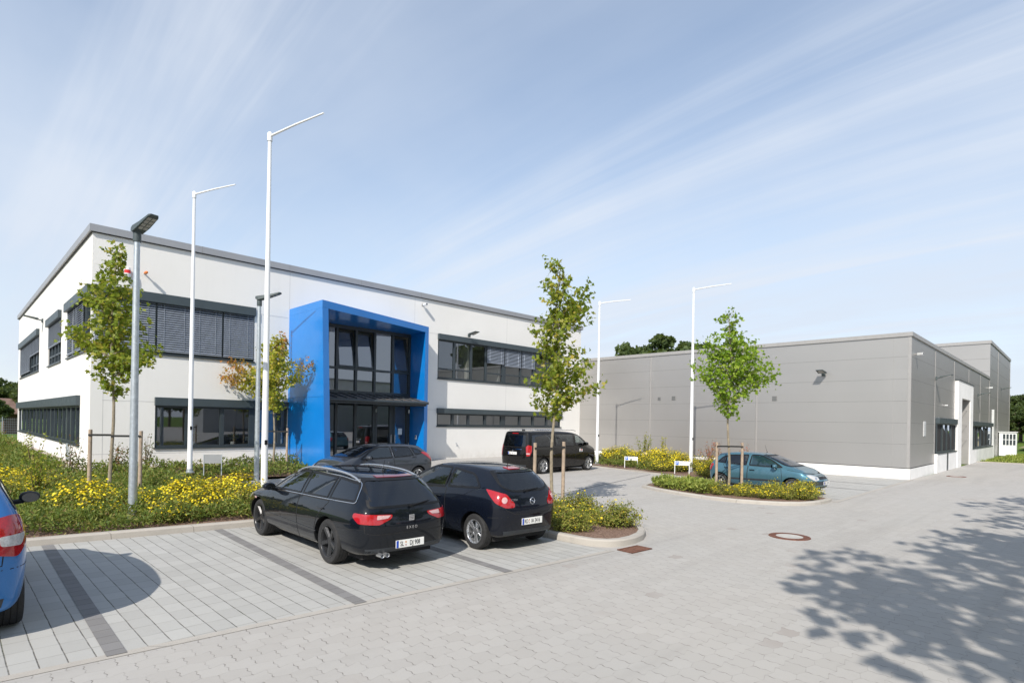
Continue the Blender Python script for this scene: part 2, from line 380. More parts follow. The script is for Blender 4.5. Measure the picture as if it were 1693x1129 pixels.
def m_soil():
    t = NT('bark_mulch'); p = t.pos()
    v = t.n('TexVoronoi', {'Scale': 38., 'Vector': p}); n = t.noise(25, 4, p)
    c = t.mix(t.rng(v.outputs['Distance'], 0, .6), (.11, .062, .042, 1), (.24, .155, .115, 1)); c = t.mix(t.rng(n, .45, .7), c, (.32, .22, .17, 1))
    return t.done(t.bsdf(c, .95, 0, .2, v.outputs['Distance'], .9, .03))
M_['soil'] = m_soil()
def m_gravel():
    t = NT('gravel'); p = t.pos(); v = t.n('TexVoronoi', {'Scale': 22., 'Vector': p})
    c = t.mix(v.outputs['Color'], (.42, .34, .30, 1), (.52, .47, .43, 1))
    return t.done(t.bsdf(c, .95, 0, .2, v.outputs['Distance'], .8, .03))
M_['gravel'] = m_gravel()
def m_grass():
    t = NT('lawn'); p = t.pos(); n = t.noise(.3, 5, p); f = t.noise(18, 4, p)
    c = t.mix(t.rng(n, .35, .65), (.085, .15, .020, 1), (.14, .19, .040, 1)); c = t.mix(t.rng(f, .4, .7, 0, .5), c, (.05, .09, .012, 1))
    return t.done(t.bsdf(c, .95, 0, .1, f, .8, .05))
M_['grass'] = m_grass()
M_['meadow'] = mat_simple('dry_meadow', (.26, .21, .11), .95, 0, .3, .8, .6, 6)
M_['asphalt'] = mat_simple('asphalt', (.17, .165, .16), .9, 0, .12, 1, .2, 50)

def m_leaf(name, cols, trans=.35, rough=.5):
    """cols: list of (pos, rgb) over per-leaf random"""
    t = NT(name)
    r = t.n('NewGeometry').outputs['Random Per Island']
    rp = t.n('ValToRGB'); e = rp.color_ramp.elements
    e[0].position = cols[0][0]; e[0].color = c4(cols[0][1]); e[1].position = cols[-1][0]; e[1].color = c4(cols[-1][1])
    for q, col in cols[1:-1]: k = e.new(q); k.color = c4(col)
    t.set(rp.inputs[0], r)
    c = rp.outputs[0]
    at = t.n('Attribute', attribute_name='autumn').outputs['Fac']
    c = t.mix(at, c, (.50, .18, .07, 1))
    b = t.bsdf(c, rough, 0, .35)
    tl = t.n('BsdfTranslucent', {'Color': t.mix(.5, c, (.40, .50, .06, 1), 'MIX')}).outputs[0]
    m = t.n('MixShader', {0: trans}); t.set(m.inputs[1], b); t.set(m.inputs[2], tl)
    return t.done(m.outputs[0])
M_['leaf'] = m_leaf('maple_leaf', [(0, (.12, .18, .02)), (.45, (.23, .29, .032)), (.8, (.36, .37, .05)), (1, (.44, .33, .06))], .48)
M_['leaf_b'] = m_leaf('fresh_maple_leaf', [(0, (.12, .23, .016)), (.5, (.24, .38, .03)), (1, (.38, .48, .06))], .48)
M_['leaf_y'] = m_leaf('yellowing_leaf', [(0, (.26, .32, .03)), (.5, (.46, .45, .05)), (1, (.60, .46, .08))], .48)
M_['leaf_far'] = m_leaf('far_leaf', [(0, (.028, .050, .014)), (.5, (.05, .080, .022)), (1, (.085, .115, .035))], .25, .7)
M_['leaf_shrub'] = m_leaf('shrub_leaf', [(0, (.10, .13, .02)), (.5, (.20, .23, .035)), (.85, (.31, .28, .06)), (1, (.28, .16, .06))], .25, .6)
M_['leaf_cover'] = m_leaf('cover_leaf', [(0, (.07, .115, .02)), (.5, (.14, .19, .032)), (.85, (.22, .235, .05)), (1, (.23, .15, .06))], .25, .6)
M_['leaf_jun'] = m_leaf('juniper_leaf', [(0, (.13, .18, .03)), (.6, (.24, .29, .05)), (1, (.33, .34, .08))], .2, .6)
M_['leaf_red'] = m_leaf('red_leaf', [(0, (.30, .07, .05)), (.6, (.42, .13, .09)), (1, (.30, .17, .06))], .3, .6)
M_['leaf_mixed'] = m_leaf('red_green_leaf', [(0, (.05, .09, .02)), (.5, (.10, .10, .03)), (1, (.22, .06, .04))], .3, .6)
M_['petal'] = m_leaf('yellow_petal', [(0, (.70, .48, .006)), (.6, (.86, .68, .010)), (1, (.92, .80, .05))], .25, .5)
# ================================================================== SETTING
def sstep(a, b, v):
    q = max(0., min(1., (v-a)/(b-a))); return q*q*(3-2*q)
def court_z(x, y): return .20*sstep(16.8, 21.0, y)*sstep(8, 12, x)
def bed_z(x, y): return .10+.27*sstep(18.8, 20.8, y)*sstep(-2, 3, x)+.12*sstep(19, 30, y)*(1-sstep(-2, 3, x))+.02*sin(x*2.1)*cos(y*1.7)
def in_poly(x, y, P):
    c = False; j = len(P)-1
    for i in range(len(P)):
        if (P[i][1] > y) != (P[j][1] > y) and x < (P[j][0]-P[i][0])*(y-P[i][1])/(P[j][1]-P[i][1])+P[i][0]: c = not c
        j = i
    return c
def terrain(name, poly, zf, mat, step=.6, **k):
    """flat polygon cut into a grid, each vertex lifted to zf(x,y)"""
    bm = bmesh.new(); vs = [bm.verts.new((p[0], p[1], 0)) for p in poly]; bm.faces.new(vs)
    xs = [p[0] for p in poly]; ys = [p[1] for p in poly]
    q = math.floor(min(xs)/step)*step+step
    while q < max(xs): bmesh.ops.bisect_plane(bm, geom=bm.faces[:]+bm.edges[:]+bm.verts[:], plane_co=(q, 0, 0), plane_no=(1, 0, 0)); q += step
    q = math.floor(min(ys)/step)*step+step
    while q < max(ys): bmesh.ops.bisect_plane(bm, geom=bm.faces[:]+bm.edges[:]+bm.verts[:], plane_co=(0, q, 0), plane_no=(0, 1, 0)); q += step
    for v in bm.verts: v.co.z = zf(v.co.x, v.co.y)
    bmesh.ops.recalc_face_normals(bm, faces=bm.faces[:])
    for f in bm.faces: f.smooth = True
    if sum(f.normal.z for f in bm.faces) < 0: bmesh.ops.reverse_faces(bm, faces=bm.faces[:])
    me = bpy.data.meshes.new(name); bm.to_mesh(me); bm.free()
    return tag(link(name, me, mat), **k)
def flat(name, poly, z, mat, **k): return terrain(name, poly, lambda x, y: z, mat, 400, kind='structure', **k)

flat('ground', [(-400, -400), (700, -400), (700, 700), (-400, 700)], -.03, M_['grass'])
flat('road', [(-70, -60), (45.6, -60), (45.6, 4.70), (31, 4.70), (26.9, 4.8), (26.9, 17.2), (8.5, 17.2), (4.75, 17.2), (4.75, 10.7), (-12, 13), (-70, 13)], 0, M_['pavers'])
terrain('forecourt', [(8.5, 16.9), (27, 16.9), (27, 21.5), (9.1, 21.5), (8.5, 18.3)], lambda x, y: court_z(x, y)+.004, M_['pavers'], .7, kind='structure')
flat('access_path', [(4.7, 17.1), (9.2, 17.1), (9.2, 18.7), (4.7, 18.3)], .012, M_['kerb'])
flat('far_road', [(-30, 48), (3.6, 48), (3.6, 62), (-30, 62)], .004, M_['asphalt'])
KY = lambda x: 11.15-.14*(x-1.2)          # front line of the bed kerb
BY = lambda x: 5.62-.068*(x-1.11)         # line between parking bays and lane
flat('parking_bays', [(-9, BY(-9)+.12), (7.44, BY(7.44)+.10), (7.46, 10.25), (-9, KY(-9))], .004, M_['slabs'])
flat('border_course', [(-9, BY(-9)), (7.5, BY(7.5)), (7.44, BY(7.44)+.10), (-9, BY(-9)+.12)], .004, M_['kerb'])
flat('parking_bays_far', [(17.62, 4.75), (26.75, 4.80), (26.75, 9.4), (17.62, 9.4)], .004, M_['slabs'])
flat('border_course_far', [(16.9, 4.62), (26.9, 4.68), (26.9, 4.80), (16.9, 4.75)], .004, M_['kerb'])
def strip(x0, x1): flat('bay_line', [(x1-.125, BY(x1)+.06), (x1+.02, BY(x1)+.05), (x0+.0, KY(x0)-.01), (x0-.145, KY(x0)-.01)], .008, M_['strip'])
strip(1.23, 1.11); strip(3.56, 3.30); strip(5.70, 5.42); strip(-1.2, -1.25); strip(-3.6, -3.6)
for xx in (20.9, 23.3):
    flat('bay_line', [(17.7, 0), (0, 0), (0, 0)][:0] or [(xx, 4.82), (xx+.1, 4.82), (xx+.1, 9.3), (xx, 9.3)], .008, M_['strip'])
# drainage joint across the forecourt
flat('joint_line', [(9.9, 9.75), (20.0, 12.16), (20.0, 12.22), (9.9, 9.81)], .006, M_['strip'])

def kerb(name, pts, closed=False, w=.13, h=.115, z0=0.):
    """kerb stones along a polyline; pts = outer face line, stone lies to the left of the direction of travel"""
    P = [Vector((p[0], p[1])) for p in pts]; n = len(P); O = []
    for i in range(n):
        a = P[(i-1) % n] if (closed or i) else P[i]; b = P[(i+1) % n] if (closed or i < n-1) else P[i]
        t1 = (P[i]-a).normalized() if (P[i]-a).length else (b-P[i]).normalized(); t2 = (b-P[i]).normalized() if (b-P[i]).length else t1
        t = (t1+t2).normalized(); nn = Vector((-t.y, t.x)); cs = max(.5, nn.dot(Vector((-t1.y, t1.x)))); O.append(nn/cs)
    m = MB(); prof = [(0, -.02), (.006, h-.025), (.03, h), (w, h), (w, -.02)]
    vs = [(P[i].x+O[i].x*a, P[i].y+O[i].y*a, z0+b) for i in range(n) for a, b in prof]; k = len(prof); fs = []
    for i in range(n if closed else n-1):
        j = (i+1) % n
        for q in range(k-1): fs.append((i*k+q, j*k+q, j*k+q+1, i*k+q+1))
    m.add(vs, fs); return m.build(name, M_['kerb'], smooth=True, kind='structure')
def arc(cx, cy, r, a0, a1, n=8): return [(cx+r*cos(rad(a0+(a1-a0)*i/n)), cy+r*sin(rad(a0+(a1-a0)*i/n))) for i in range(n+1)]
kerb('kerb', [(x, KY(x)) for x in np.arange(-9, 4.3, .95)]+[(4.6, KY(4.6)), (4.85, 11.0), (4.9, 11.4), (4.9, 17.0)])
I1 = [(7.46, 10.1), (7.45, 5.95), (7.50, 5.62), (7.66, 5.40), (7.90, 5.29), (8.25, 5.28), (8.62, 5.36), (8.95, 5.52), (9.25, 5.76), (9.5, 6.10), (9.70, 6.6), (9.95, 7.5), (10.2, 8.6), (10.3, 9.6), (10.05, 10.1)]
kerb('kerb', I1, True)
terrain('planting_bed', [(p[0]*.985+.13, p[1]*.985+.12) for p in I1], lambda x, y: .085+.02*sin(3*x)*sin(4*y), M_['soil'], .4, kind='structure')
I2 = [(17.15, 9.9), (16.3, 10.05), (15.6, 9.8), (15.2, 9.1), (14.86, 8.16), (14.62, 7.2), (14.62, 6.4), (14.82, 5.78), (15.1, 5.32), (15.5, 4.98), (16.0, 4.82), (16.6, 4.76), (17.0, 4.78), (17.15, 5.0)]
kerb('kerb', I2, True, .12, .09)
terrain('planting_bed', [(16.2+(p[0]-16.2)*.95, 7.4+(p[1]-7.4)*.96) for p in I2], lambda x, y: .075+.02*sin(3*x)*sin(4*y), M_['soil'], .4, kind='structure')
B3 = [(26.7, 17.3), (21.45, 17.3), (21.3, 15.9), (20.85, 14.0), (20.3, 11.9), (19.9, 10.3), (19.75, 9.45), (26.7, 9.45)]
terrain('planting_bed', B3, lambda x, y: .06+.25*sstep(20.5, 25, x)+.02*sin(3*x)*sin(2*y), M_['soil'], .5, kind='structure')
kerb('kerb', B3[1:7], False, .06, .06)
BL = [(-12, KY(-12)+.12), (4.7, KY(4.7)+.13), (4.77, 17.1), (4.77, 18.3), (9.17, 18.7), (9.17, 21.2), (3.2, 21.2), (3.2, 48), (-12, 48)]
terrain('planting_bed', BL, bed_z, M_['soil'], .7, kind='structure')
terrain('gravel_strip', [(2.45, 20.5), (9.15, 20.5), (9.15, 21.15), (3.13, 21.15), (3.13, 44), (2.45, 44)], lambda x, y: bed_z(x, y)+.02, M_['gravel'], .7, kind='structure')
flat('meadow', [(75, -80), (200, -80), (200, 4.6), (75, 4.6)], .3, M_['meadow'])
kerb('kerb', [(45.5, -40), (45.5, 4.68)], False, .1, .06)

def manhole(x, y, r, label):
    e = empty('manhole_cover', (x, y, 0), label=label, cat='manhole cover', group='round manhole covers in the lane')
    MB().lathe([(r*.66, .004), (r*.66, .012), (r, .012), (r+.005, .0)], 40).build('frame_ring', M_['iron'], e)
    MB().lathe([(0.001, .010), (r*.655, .010), (r*.655, .002)], 40).build('lid', M_['lid'], e)
manhole(10.93, 3.76, .345, 'round manhole cover with rusty ring in the paved lane beside the small planted islands')
manhole(30.5, 3.81, .34, 'distant round manhole cover in front of the corner of the grey hall')
e = empty('storm_drain', (7.83, 5.03, .006), rad(-4), label='rusty rectangular drain grate at the tip of the kerbed island', cat='drain grate')
m = MB(); m.box(-.26, .26, -.15, -.12, 0, .01); m.box(-.26, .26, .12, .15, 0, .01); m.box(-.26, -.23, -.12, .12, 0, .01); m.box(.23, .26, -.12, .12, 0, .01); m.build('frame', M_['iron'], e)
m = MB()
for i in range(9): m.box(-.23, .23, -.115+i*.026, -.101+i*.026, .001, .009)
m.build('grate', M_['iron_grate'], e)
MB().box(-.23, .23, -.12, .12, -.004, -.003).build('sump', M_['void'], e)

# ================================================================== WALL TOOLS
def P3(plane, c, a, z, d=0.):
    """point on a wall: plane 'y' -> wall at y=c facing -y, a=x ; plane 'x' -> wall at x=c facing -x, a=y ; d = depth out of the wall"""
    return (a, c-d, z) if plane == 'y' else (c-d, a, z)
def wall(plane, c, a0, a1, z0, z1, holes, reveal=.14):
    m = MB(); A = sorted({a0, a1, *[h[0] for h in holes], *[h[1] for h in holes]}); Z = sorted({z0, z1, *[h[2] for h in holes], *[h[3] for h in holes]})
    for i in range(len(A)-1):
        for j in range(len(Z)-1):
            am, zm = (A[i]+A[i+1])/2, (Z[j]+Z[j+1])/2
            if any(h[0] < am < h[1] and h[2] < zm < h[3] for h in holes): continue
            m.quad(P3(plane, c, A[i], Z[j]), P3(plane, c, A[i+1], Z[j]), P3(plane, c, A[i+1], Z[j+1]), P3(plane, c, A[i], Z[j+1]))
    for h in holes:
        q = [(h[0], h[2]), (h[1], h[2]), (h[1], h[3]), (h[0], h[3])]
        for k in range(4):
            a, b = q[k], q[(k+1) % 4]
            m.quad(P3(plane, c, *a), P3(plane, c, *b), P3(plane, c, *b, -reveal), P3(plane, c, *a, -reveal))
    return m
def wbox(m, plane, c, a0, a1, z0, z1, d0, d1):
    """box on a wall from depth d0 (behind) to d1 (proud)"""
    if plane == 'y': m.box(a0, a1, c-d1, c-d0, z0, z1)
    else: m.box(c-d1, c-d0, a0, a1, z0, z1)
def window(parent, plane, c, a0, a1, z0, z1, edges, box=.32, fw=.07, trans=None, blinds=None, glass='glass', tall=None, label=None, boxd=.05, sill=True, wide=()):
    """edges: inner mullion centres; trans: {pane index: z}; blinds: {pane index: bottom z}"""
    rec = .05; zt = z1-box
    m = MB(); E = [a0]+list(edges)+[a1]; D0, D1 = -rec-.07, -rec+.015
    wbox(m, plane, c, a0, a1, z0, z0+fw, D0, D1); wbox(m, plane, c, a0, a1, zt-fw*.8, zt, D0, D1)
    wbox(m, plane, c, a0, a0+fw, z0+fw, zt-fw*.8, D0, D1); wbox(m, plane, c, a1-fw, a1, z0+fw, zt-fw*.8, D0, D1)
    for i, a in enumerate(edges):
        w = fw*(1.9 if i in wide else .85); wbox(m, plane, c, a-w, a+w, z0+fw, zt-fw*.8, D0, D1+.004)
    for i, zz in (trans or {}).items():
        wbox(m, plane, c, E[i]+.03, E[i+1]-.03, zz-.035, zz+.035, D0+.003, D1-.003)
    w = m.build('window', M_['anthracite'], parent, label=label)
    g = MB()
    for i in range(len(E)-1):
        t1, t2 = random.uniform(-.006, .006), random.uniform(-.006, .006); x0, x1 = E[i]+.02, E[i+1]-.02
        g.quad(P3(plane, c, x0, z0+.02, -rec-.03+t1), P3(plane, c, x1, z0+.02, -rec-.03+t2), P3(plane, c, x1, zt-.02, -rec-.03+t2-t1), P3(plane, c, x0, zt-.02, -rec-.03))
    g.build('glass', M_[glass], w)
    if box:
        b = MB(); wbox(b, plane, c, a0-.02, a1+.02, zt, z1, -.10, boxd); b.build('shutter_box', M_['anth_box'], w, bevel=.012)
    if sill:
        b = MB(); wbox(b, plane, c, a0-.03, a1+.03, z0-.045, z0, -.06, .05); b.build('sill', M_['anthracite'], w)
    if blinds:
        b = MB()
        for i, zb in blinds.items():
            x0, x1 = E[i]+.03, E[i+1]-.03; z = zt-.03
            while z > zb:
                p = [P3(plane, c, x0, z+.014, -.055+.058), P3(plane, c, x1, z+.014, -.055+.058), P3(plane, c, x1, z+.026, -.005), P3(plane, c, x0, z+.026, -.005), P3(plane, c, x0, z, -.055+.05), P3(plane, c, x1, z, -.055+.05)]
                q = [P3(plane, c, x0, z-.022, .028), P3(plane, c, x1, z-.022, .028), P3(plane, c, x1, z+.018, .008), P3(plane, c, x0, z+.018, .008), P3(plane, c, x1, z+.022, -.026), P3(plane, c, x0, z+.022, -.026)]
                b.add(q, [(0, 1, 2, 3), (3, 2, 4, 5)]); z -= .072
            wbox(b, plane, c, x0, x1, z-.01, z+.03, -.02, .025)
            for xx in (x0+.2, x1-.2): wbox(b, plane, c, xx-.004, xx+.004, zb, zt, -.03, .03)
        b.build('blind', M_['slat'], w)
    return w
def joints(parent, plane, c, lines, mat, name='panel_joint', w=.012, d=.003):
    for k, a, b0, b1 in lines:
        m = MB()
        if k == 'v': wbox(m, plane, c, a-w/2, a+w/2, b0, b1, -.01, d)
        else: wbox(m, plane, c, b0, b1, a-w/2, a+w/2, -.01, d+.001)
        m.build(name, mat, parent)

# ================================================================== WHITE OFFICE BUILDING
FY, WX, XG, GYc = 21.16, 3.15, 26.79, 4.81
WB = empty('office_building', (15, 30, 0), label='white two storey office building with dark windows and bright blue entrance frame', cat='building')
def rel(o, parent):      # keep world placement under a parent that is not at the origin
    o.location = Vector(o.location)-Vector(parent.location)
WB.location = (0, 0, 0)
F_h = [(4.86, 9.19, .97, 2.60), (3.15, 7.93, 4.0, 5.93), (16.2, 25.05, 3.96, 6.02), (16.2, 25.05, 1.75, 2.58), (9.4, 14.9, -.1, 5.95)]
L_h = [(22.9, 43.8, 1.01, 2.62), (21.16, 25.85, 4.0, 5.93), (27.3, 31.0, 4.0, 5.93), (34.2, 43.1, 4.0, 5.93)]
m = wall('y', FY, WX, XG, -.1, 7.49, F_h); b = wall('x', WX, FY, 44.24, -.1, 7.49, L_h); m.add(b.v, b.f)
m.quad((WX, 44.24, -.1), (XG, 44.24, -.1), (XG, 44.24, 7.49), (WX, 44.24, 7.49)); m.quad((XG, FY, 5.0), (XG, 44.24, 5.0), (XG, 44.24, 7.49), (XG, FY, 7.49))
m.build('wall', M_['render'], WB)
MB().box(WX+.2, XG-.2, FY+.2, 44.0, 7.40, 7.50).build('roof', M_['roofing'], WB)
m = MB(); o = .09
m.box(WX-o, XG+o, FY-o, FY+.3, 7.51, 7.725); m.box(WX-o, WX+.3, FY+.3, 44.24+o, 7.51, 7.725); m.box(XG-.3, XG+o, FY+.3, 44.24+o, 7.51, 7.725); m.box(WX+.3, XG-.3, 44.0, 44.24+o, 7.51, 7.725)
fa = m.build('roof_edge', M_['fascia'], WB)
m = MB(); m.box(WX-.04, XG+.04, FY-.04, FY, 7.49, 7.51); m.box(WX-.04, WX, FY, 44.28, 7.49, 7.51); m.build('drip_trim', M_['dark'], fa)
for X in np.arange(WX+3, XG, 3.0): MB().box(X-.006, X+.006, FY-o-.002, FY-o, 7.495, 7.73).build('edge_joint', M_['clad_joint'], fa)
joints(WB, 'y', FY, [('v', 9.2, 6.1, 7.45), ('v', 14.88, 6.1, 7.45), ('v', 20.64, 6.03, 7.45), ('v', 20.64, 2.6, 3.9), ('v', 20.64, .2, 1.7), ('h', 2.45, WX+.3, 4.84), ('h', .80, WX+.02, 9.1), ('h', 6.0, 15.1, 16.15), ('h', 2.50, 15.1, 16.15), ('h', 5.75, 7.98, 9.15), ('v', WX+.32, .2, 3.9)], mat_simple('wall_joint', (.52, .51, .50), .9, 0, .05))
# rooms behind the glass
def room(parent, x0, x1, y0, y1, z0, z1):
    MB().add([(x0, y0, z0), (x1, y0, z0), (x1, y1, z0), (x0, y1, z0), (x0, y0, z1), (x1, y0, z1), (x1, y1, z1), (x0, y1, z1)],
             [(0, 1, 2, 3), (7, 6, 5, 4), (1, 2, 6, 5), (2, 3, 7, 6), (3, 0, 4, 7)]).build('room', M_['room'], parent)
room(WB, WX+.35, 9.1, FY+.18, FY+5.0, .25, 2.9); room(WB, 15.3, 26.3, FY+.18, FY+4.2, 3.6, 6.3); room(WB, 15.3, 26.3, FY+.18, FY+3.0, .25, 2.9); room(WB, WX+.35, 9.1, FY+.4, FY+5.0, 3.6, 6.3); room(WB, 9.5, 14.85, FY+.40, FY+7.5, .12, 6.1)
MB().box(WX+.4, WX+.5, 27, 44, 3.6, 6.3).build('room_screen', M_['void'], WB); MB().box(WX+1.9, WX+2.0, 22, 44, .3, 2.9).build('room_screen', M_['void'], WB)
for px in (18.3, 20.4, 22.8): MB().box(px-.06, px+.06, FY+.3, FY+4.2, 3.6, 6.3).build('partition', M_['room'], WB)
# facade windows
window(WB, 'y', FY, 4.86, 9.19, .97, 2.60, [5.81, 6.90, 7.95, 8.90], box=.27, glass='glass_clear', wide=(2,), boxd=.10, fw=.075)
window(WB, 'y', FY, WX+.02, 7.93, 4.0, 5.93, [4.85, 5.90, 6.86], box=.30, trans={0: 4.42, 1: 4.42, 2: 4.42, 3: 4.42}, blinds={0: 4.15, 1: 4.15, 2: 4.15, 3: 4.15}, boxd=.12, wide=(0, 1, 2))
window(WB, 'x', WX, FY+.02, 25.85, 4.0, 5.93, [22.4, 24.1], box=.30, blinds={1: 4.15, 2: 4.15}, boxd=.12, wide=(0,))
window(WB, 'x', WX, 27.3, 31.0, 4.0, 5.93, [28.3, 29.2, 30.1], box=.30, trans={0: 4.35, 1: 4.35, 2: 4.35, 3: 4.35}, blinds={0: 4.75, 1: 4.75, 2: 4.75, 3: 4.75}, boxd=.12)
window(WB, 'x', WX, 34.2, 43.1, 4.0, 5.93, [35.4, 36.7, 38.0, 39.3, 40.6, 41.9], box=.30, trans={0: 4.35, 1: 4.35, 2: 4.35}, blinds={0: 4.9, 1: 4.9, 2: 4.9, 3: 4.2, 4: 4.2, 5: 4.2, 6: 4.2}, boxd=.12)
window(WB, 'x', WX, 22.9, 43.8, 1.01, 2.62, [23.9, 25.0, 25.9, 26.9, 28.0, 29.1, 30.2, 31.4, 32.6, 34.0, 35.4, 36.8, 38.3, 39.9, 41.6], box=.33, boxd=.12, wide=(1, 2, 6, 10))
uw = window(WB, 'y', FY, 16.2, 25.05, 3.96, 6.02, [17.22, 18.28, 19.25, 20.5, 21.75, 22.82, 23.9], box=.26,
            trans={0: 4.42, 1: 4.42, 3: 4.42, 4: 4.42, 5: 4.42, 6: 4.42, 7: 4.42}, blinds={3: 4.95, 4: 4.88, 5: 4.88}, glass='glass_clear', wide=(3, 5), boxd=.12)
window(WB, 'y', FY, 16.2, 25.05, 1.75, 2.58, [17.18, 18.16, 19.26, 20.5, 21.74, 22.78, 23.9], box=.24, wide=(3,), boxd=.12, fw=.08)
# casement standing open in the upper right window
m = MB(); wbox(m, 'y', FY, 18.30, 19.22, 4.05, 5.72, -.10, -.04)
m = MB(); m.add([(17.28, FY+.12, 4.5), (17.55, FY+.62, 4.5), (17.55, FY+.62, 5.72), (17.28, FY+.12, 5.72)], [(0, 1, 2, 3)]); m.build('open_casement', M_['glass'], uw)
# entrance ---------------------------------------------------------------
pf = MB()
pf.add([(9.2, 18.15, 0), (9.46, 18.24, 0), (9.46, 21.45, 0), (9.2, 21.45, 0), (9.2, 18.52, 5.82), (9.46, 18.60, 5.82), (9.46, 21.45, 5.82), (9.2, 21.45, 5.82)], [(0, 3, 2, 1), (4, 5, 6, 7), (0, 1, 5, 4), (1, 2, 6, 5), (2, 3, 7, 6), (3, 0, 4, 7)])
frm = pf.build('entrance_frame', M_['blue'], WB)
MB().prism([(14.80, 20.23), (15.03, 20.30), (15.03, 21.45), (14.84, 21.45)], 0, 5.82).build('entrance_frame', M_['blue'], WB)
MB().prism([(9.2, 18.52), (15.03, 20.30), (15.03, 21.45), (9.2, 21.45)], 5.823, 6.08).build('entrance_roof', M_['blue'], WB)
MB().box(9.195, 9.2, 18.35, 21.15, 2.75, 2.757).build('panel_joint', mat_simple('blue_joint', (.003, .07, .26), .5), frm)
GYY = 21.42
m = MB(); mu = [9.5, 10.86, 11.28, 12.14, 13.02, 13.92, 14.80]
for i, a in enumerate(mu): m.box(a-.05, a+.05, GYY-.07, GYY+.05, .15, 5.82)
for z in (5.75, 3.10, 2.78): m.box(9.5, 14.8, GYY-.066, GYY+.046, z-.07, z+.07)
for a, b in ((9.5, 11.28), (11.28, 12.14), (12.14, 13.02), (13.02, 13.92), (13.92, 14.8)): m.box(a+.05, b-.05, GYY-.062, GYY+.042, 4.03, 4.12)
for a, b in ((9.5, 10.86), (10.86, 12.14), (12.14, 13.02)): m.box(a+.05, b-.05, GYY-.062, GYY+.042, .15, .30)
eg = m.build('entrance_glazing', M_['anthracite'], WB)
g = MB()
for i in range(len(mu)-1):
    a, b = mu[i]+.04, mu[i+1]-.04
    for z0, z1 in ((.2, 2.75), (3.1, 4.05), (4.1, 5.7)):
        if z0 > 4 and i in (2, 3, 5): continue
        if z0 < 1 and i >= 4: continue
        t = random.uniform(-.004, .004); g.quad((a, GYY+t, z0), (b, GYY-t, z0), (b, GYY-t, z1), (a, GYY+t, z1))
g.build('glass', M_['glass'], eg)
for i in (2, 3, 5):      # tilted top-hung casements
    a, b = mu[i]+.06, mu[i+1]-.06; tip = .22
    def tp(x, z, d=0): q = (z-4.14)/1.5; return (x, GYY-.05+d+tip*q, z)
    m = MB(); w = .06
    for (x0, x1, z0, z1) in ((a, b, 4.14, 4.14+w), (a, b, 5.62-w, 5.62), (a, a+w, 4.14+w, 5.62-w), (b-w, b, 4.14+w, 5.62-w)):
        m.add([tp(x0, z0), tp(x1, z0), tp(x1, z1), tp(x0, z1), tp(x0, z0, .05), tp(x1, z0, .05), tp(x1, z1, .05), tp(x0, z1, .05)], [(0, 1, 2, 3), (5, 4, 7, 6), (0, 4, 5, 1), (1, 5, 6, 2), (2, 6, 7, 3), (3, 7, 4, 0)])
    ca = m.build('casement', M_['anthracite'], eg)
    MB().quad(tp(a+w, 4.14+w, .02), tp(b-w, 4.14+w, .02), tp(b-w, 5.62-w, .02), tp(a+w, 5.62-w, .02)).build('glass', M_['glass'], eg)
for i in (4, 5):
    a, b = mu[i]+.05, mu[i+1]-.05; m = MB(); w = .09
    for (x0, x1, z0, z1) in ((a, b, .2, .36), (a, b, 2.58, 2.70), (a, a+w, .36, 2.58), (b-w, b, .36, 2.58)): m.box(x0, x1, GYY-.09, GYY+.02, z0, z1)
    d = m.build('door', M_['anthracite'], WB)
    MB().quad((a+w, GYY-.03, .36), (b-w, GYY-.03, .36), (b-w, GYY-.03, 2.58), (a+w, GYY-.03, 2.58)).build('glass', M_['glass'], d)
    m = MB(); hx = a+.05 if i == 5 else b-.05
    m.tube([(hx, GYY-.15, .95), (hx, GYY-.15, 1.35)], .014); m.tube([(hx, GYY-.15, 1.0), (hx, GYY-.09, 1.0)], .01); m.tube([(hx, GYY-.15, 1.3), (hx, GYY-.09, 1.3)], .01); m.build('handle', M_['chrome'], d)
    for z in (.8, 2.3): MB().tube([((b if i == 5 else a)+.01, GYY-.11, z), ((b if i == 5 else a)+.01, GYY-.11, z+.16)], .016).build('hinge', M_['chrome'], d)
MB().box(14.25, 14.45, GYY-.045, GYY-.035, 1.35, 1.62).build('notice', M_['paper'], WB)
cn = MB(); X0, X1, Y0, Y1 = 9.47, 14.72, 19.95, 21.34
cn.add([(X0, Y0, 2.72), (X1, Y0, 2.72), (X1, Y1, 2.98), (X0, Y1, 2.98), (X0, Y0, 2.80), (X1, Y0, 2.80), (X1, Y1, 3.05), (X0, Y1, 3.05)], [(0, 3, 2, 1), (4, 5, 6, 7), (0, 1, 5, 4), (1, 2, 6, 5), (2, 3, 7, 6), (3, 0, 4, 7)])
cn = cn.build('canopy', mat_simple('canopy_sheet', (.13, .115, .105), .5, .2, .1, 2, .0), WB)
m = MB()
for X in np.arange(X0+.25, X1, .42): m.add([(X-.012, Y0, 2.80), (X+.012, Y0, 2.80), (X+.012, Y1, 3.05), (X-.012, Y1, 3.05), (X-.012, Y0, 2.835), (X+.012, Y0, 2.835), (X+.012, Y1, 3.085), (X-.012, Y1, 3.085)], [(4, 5, 6, 7), (0, 1, 5, 4), (1, 2, 6, 5), (3, 0, 4, 7)])
m.build('roof_seam', M_['anthracite'], cn)
m = MB(); m.tube([(X0, Y0-.05, 2.73), (X1+.04, Y0-.05, 2.73)], .058, 12); m.build('gutter', M_['anthracite'], cn, smooth=True)
m = MB(); m.box(X1-.06, X1, Y0, Y1, 2.60, 2.72); m.box(X0, X1, Y0+.02, Y0+.1, 2.60, 2.72); m.build('beam', M_['anthracite'], cn)
MB().tube([(2.95+.12, 24.7, .2), (2.95+.12, 24.7, 1.0)], .05, 10).build('downpipe', M_['galv'], WB, smooth=True)

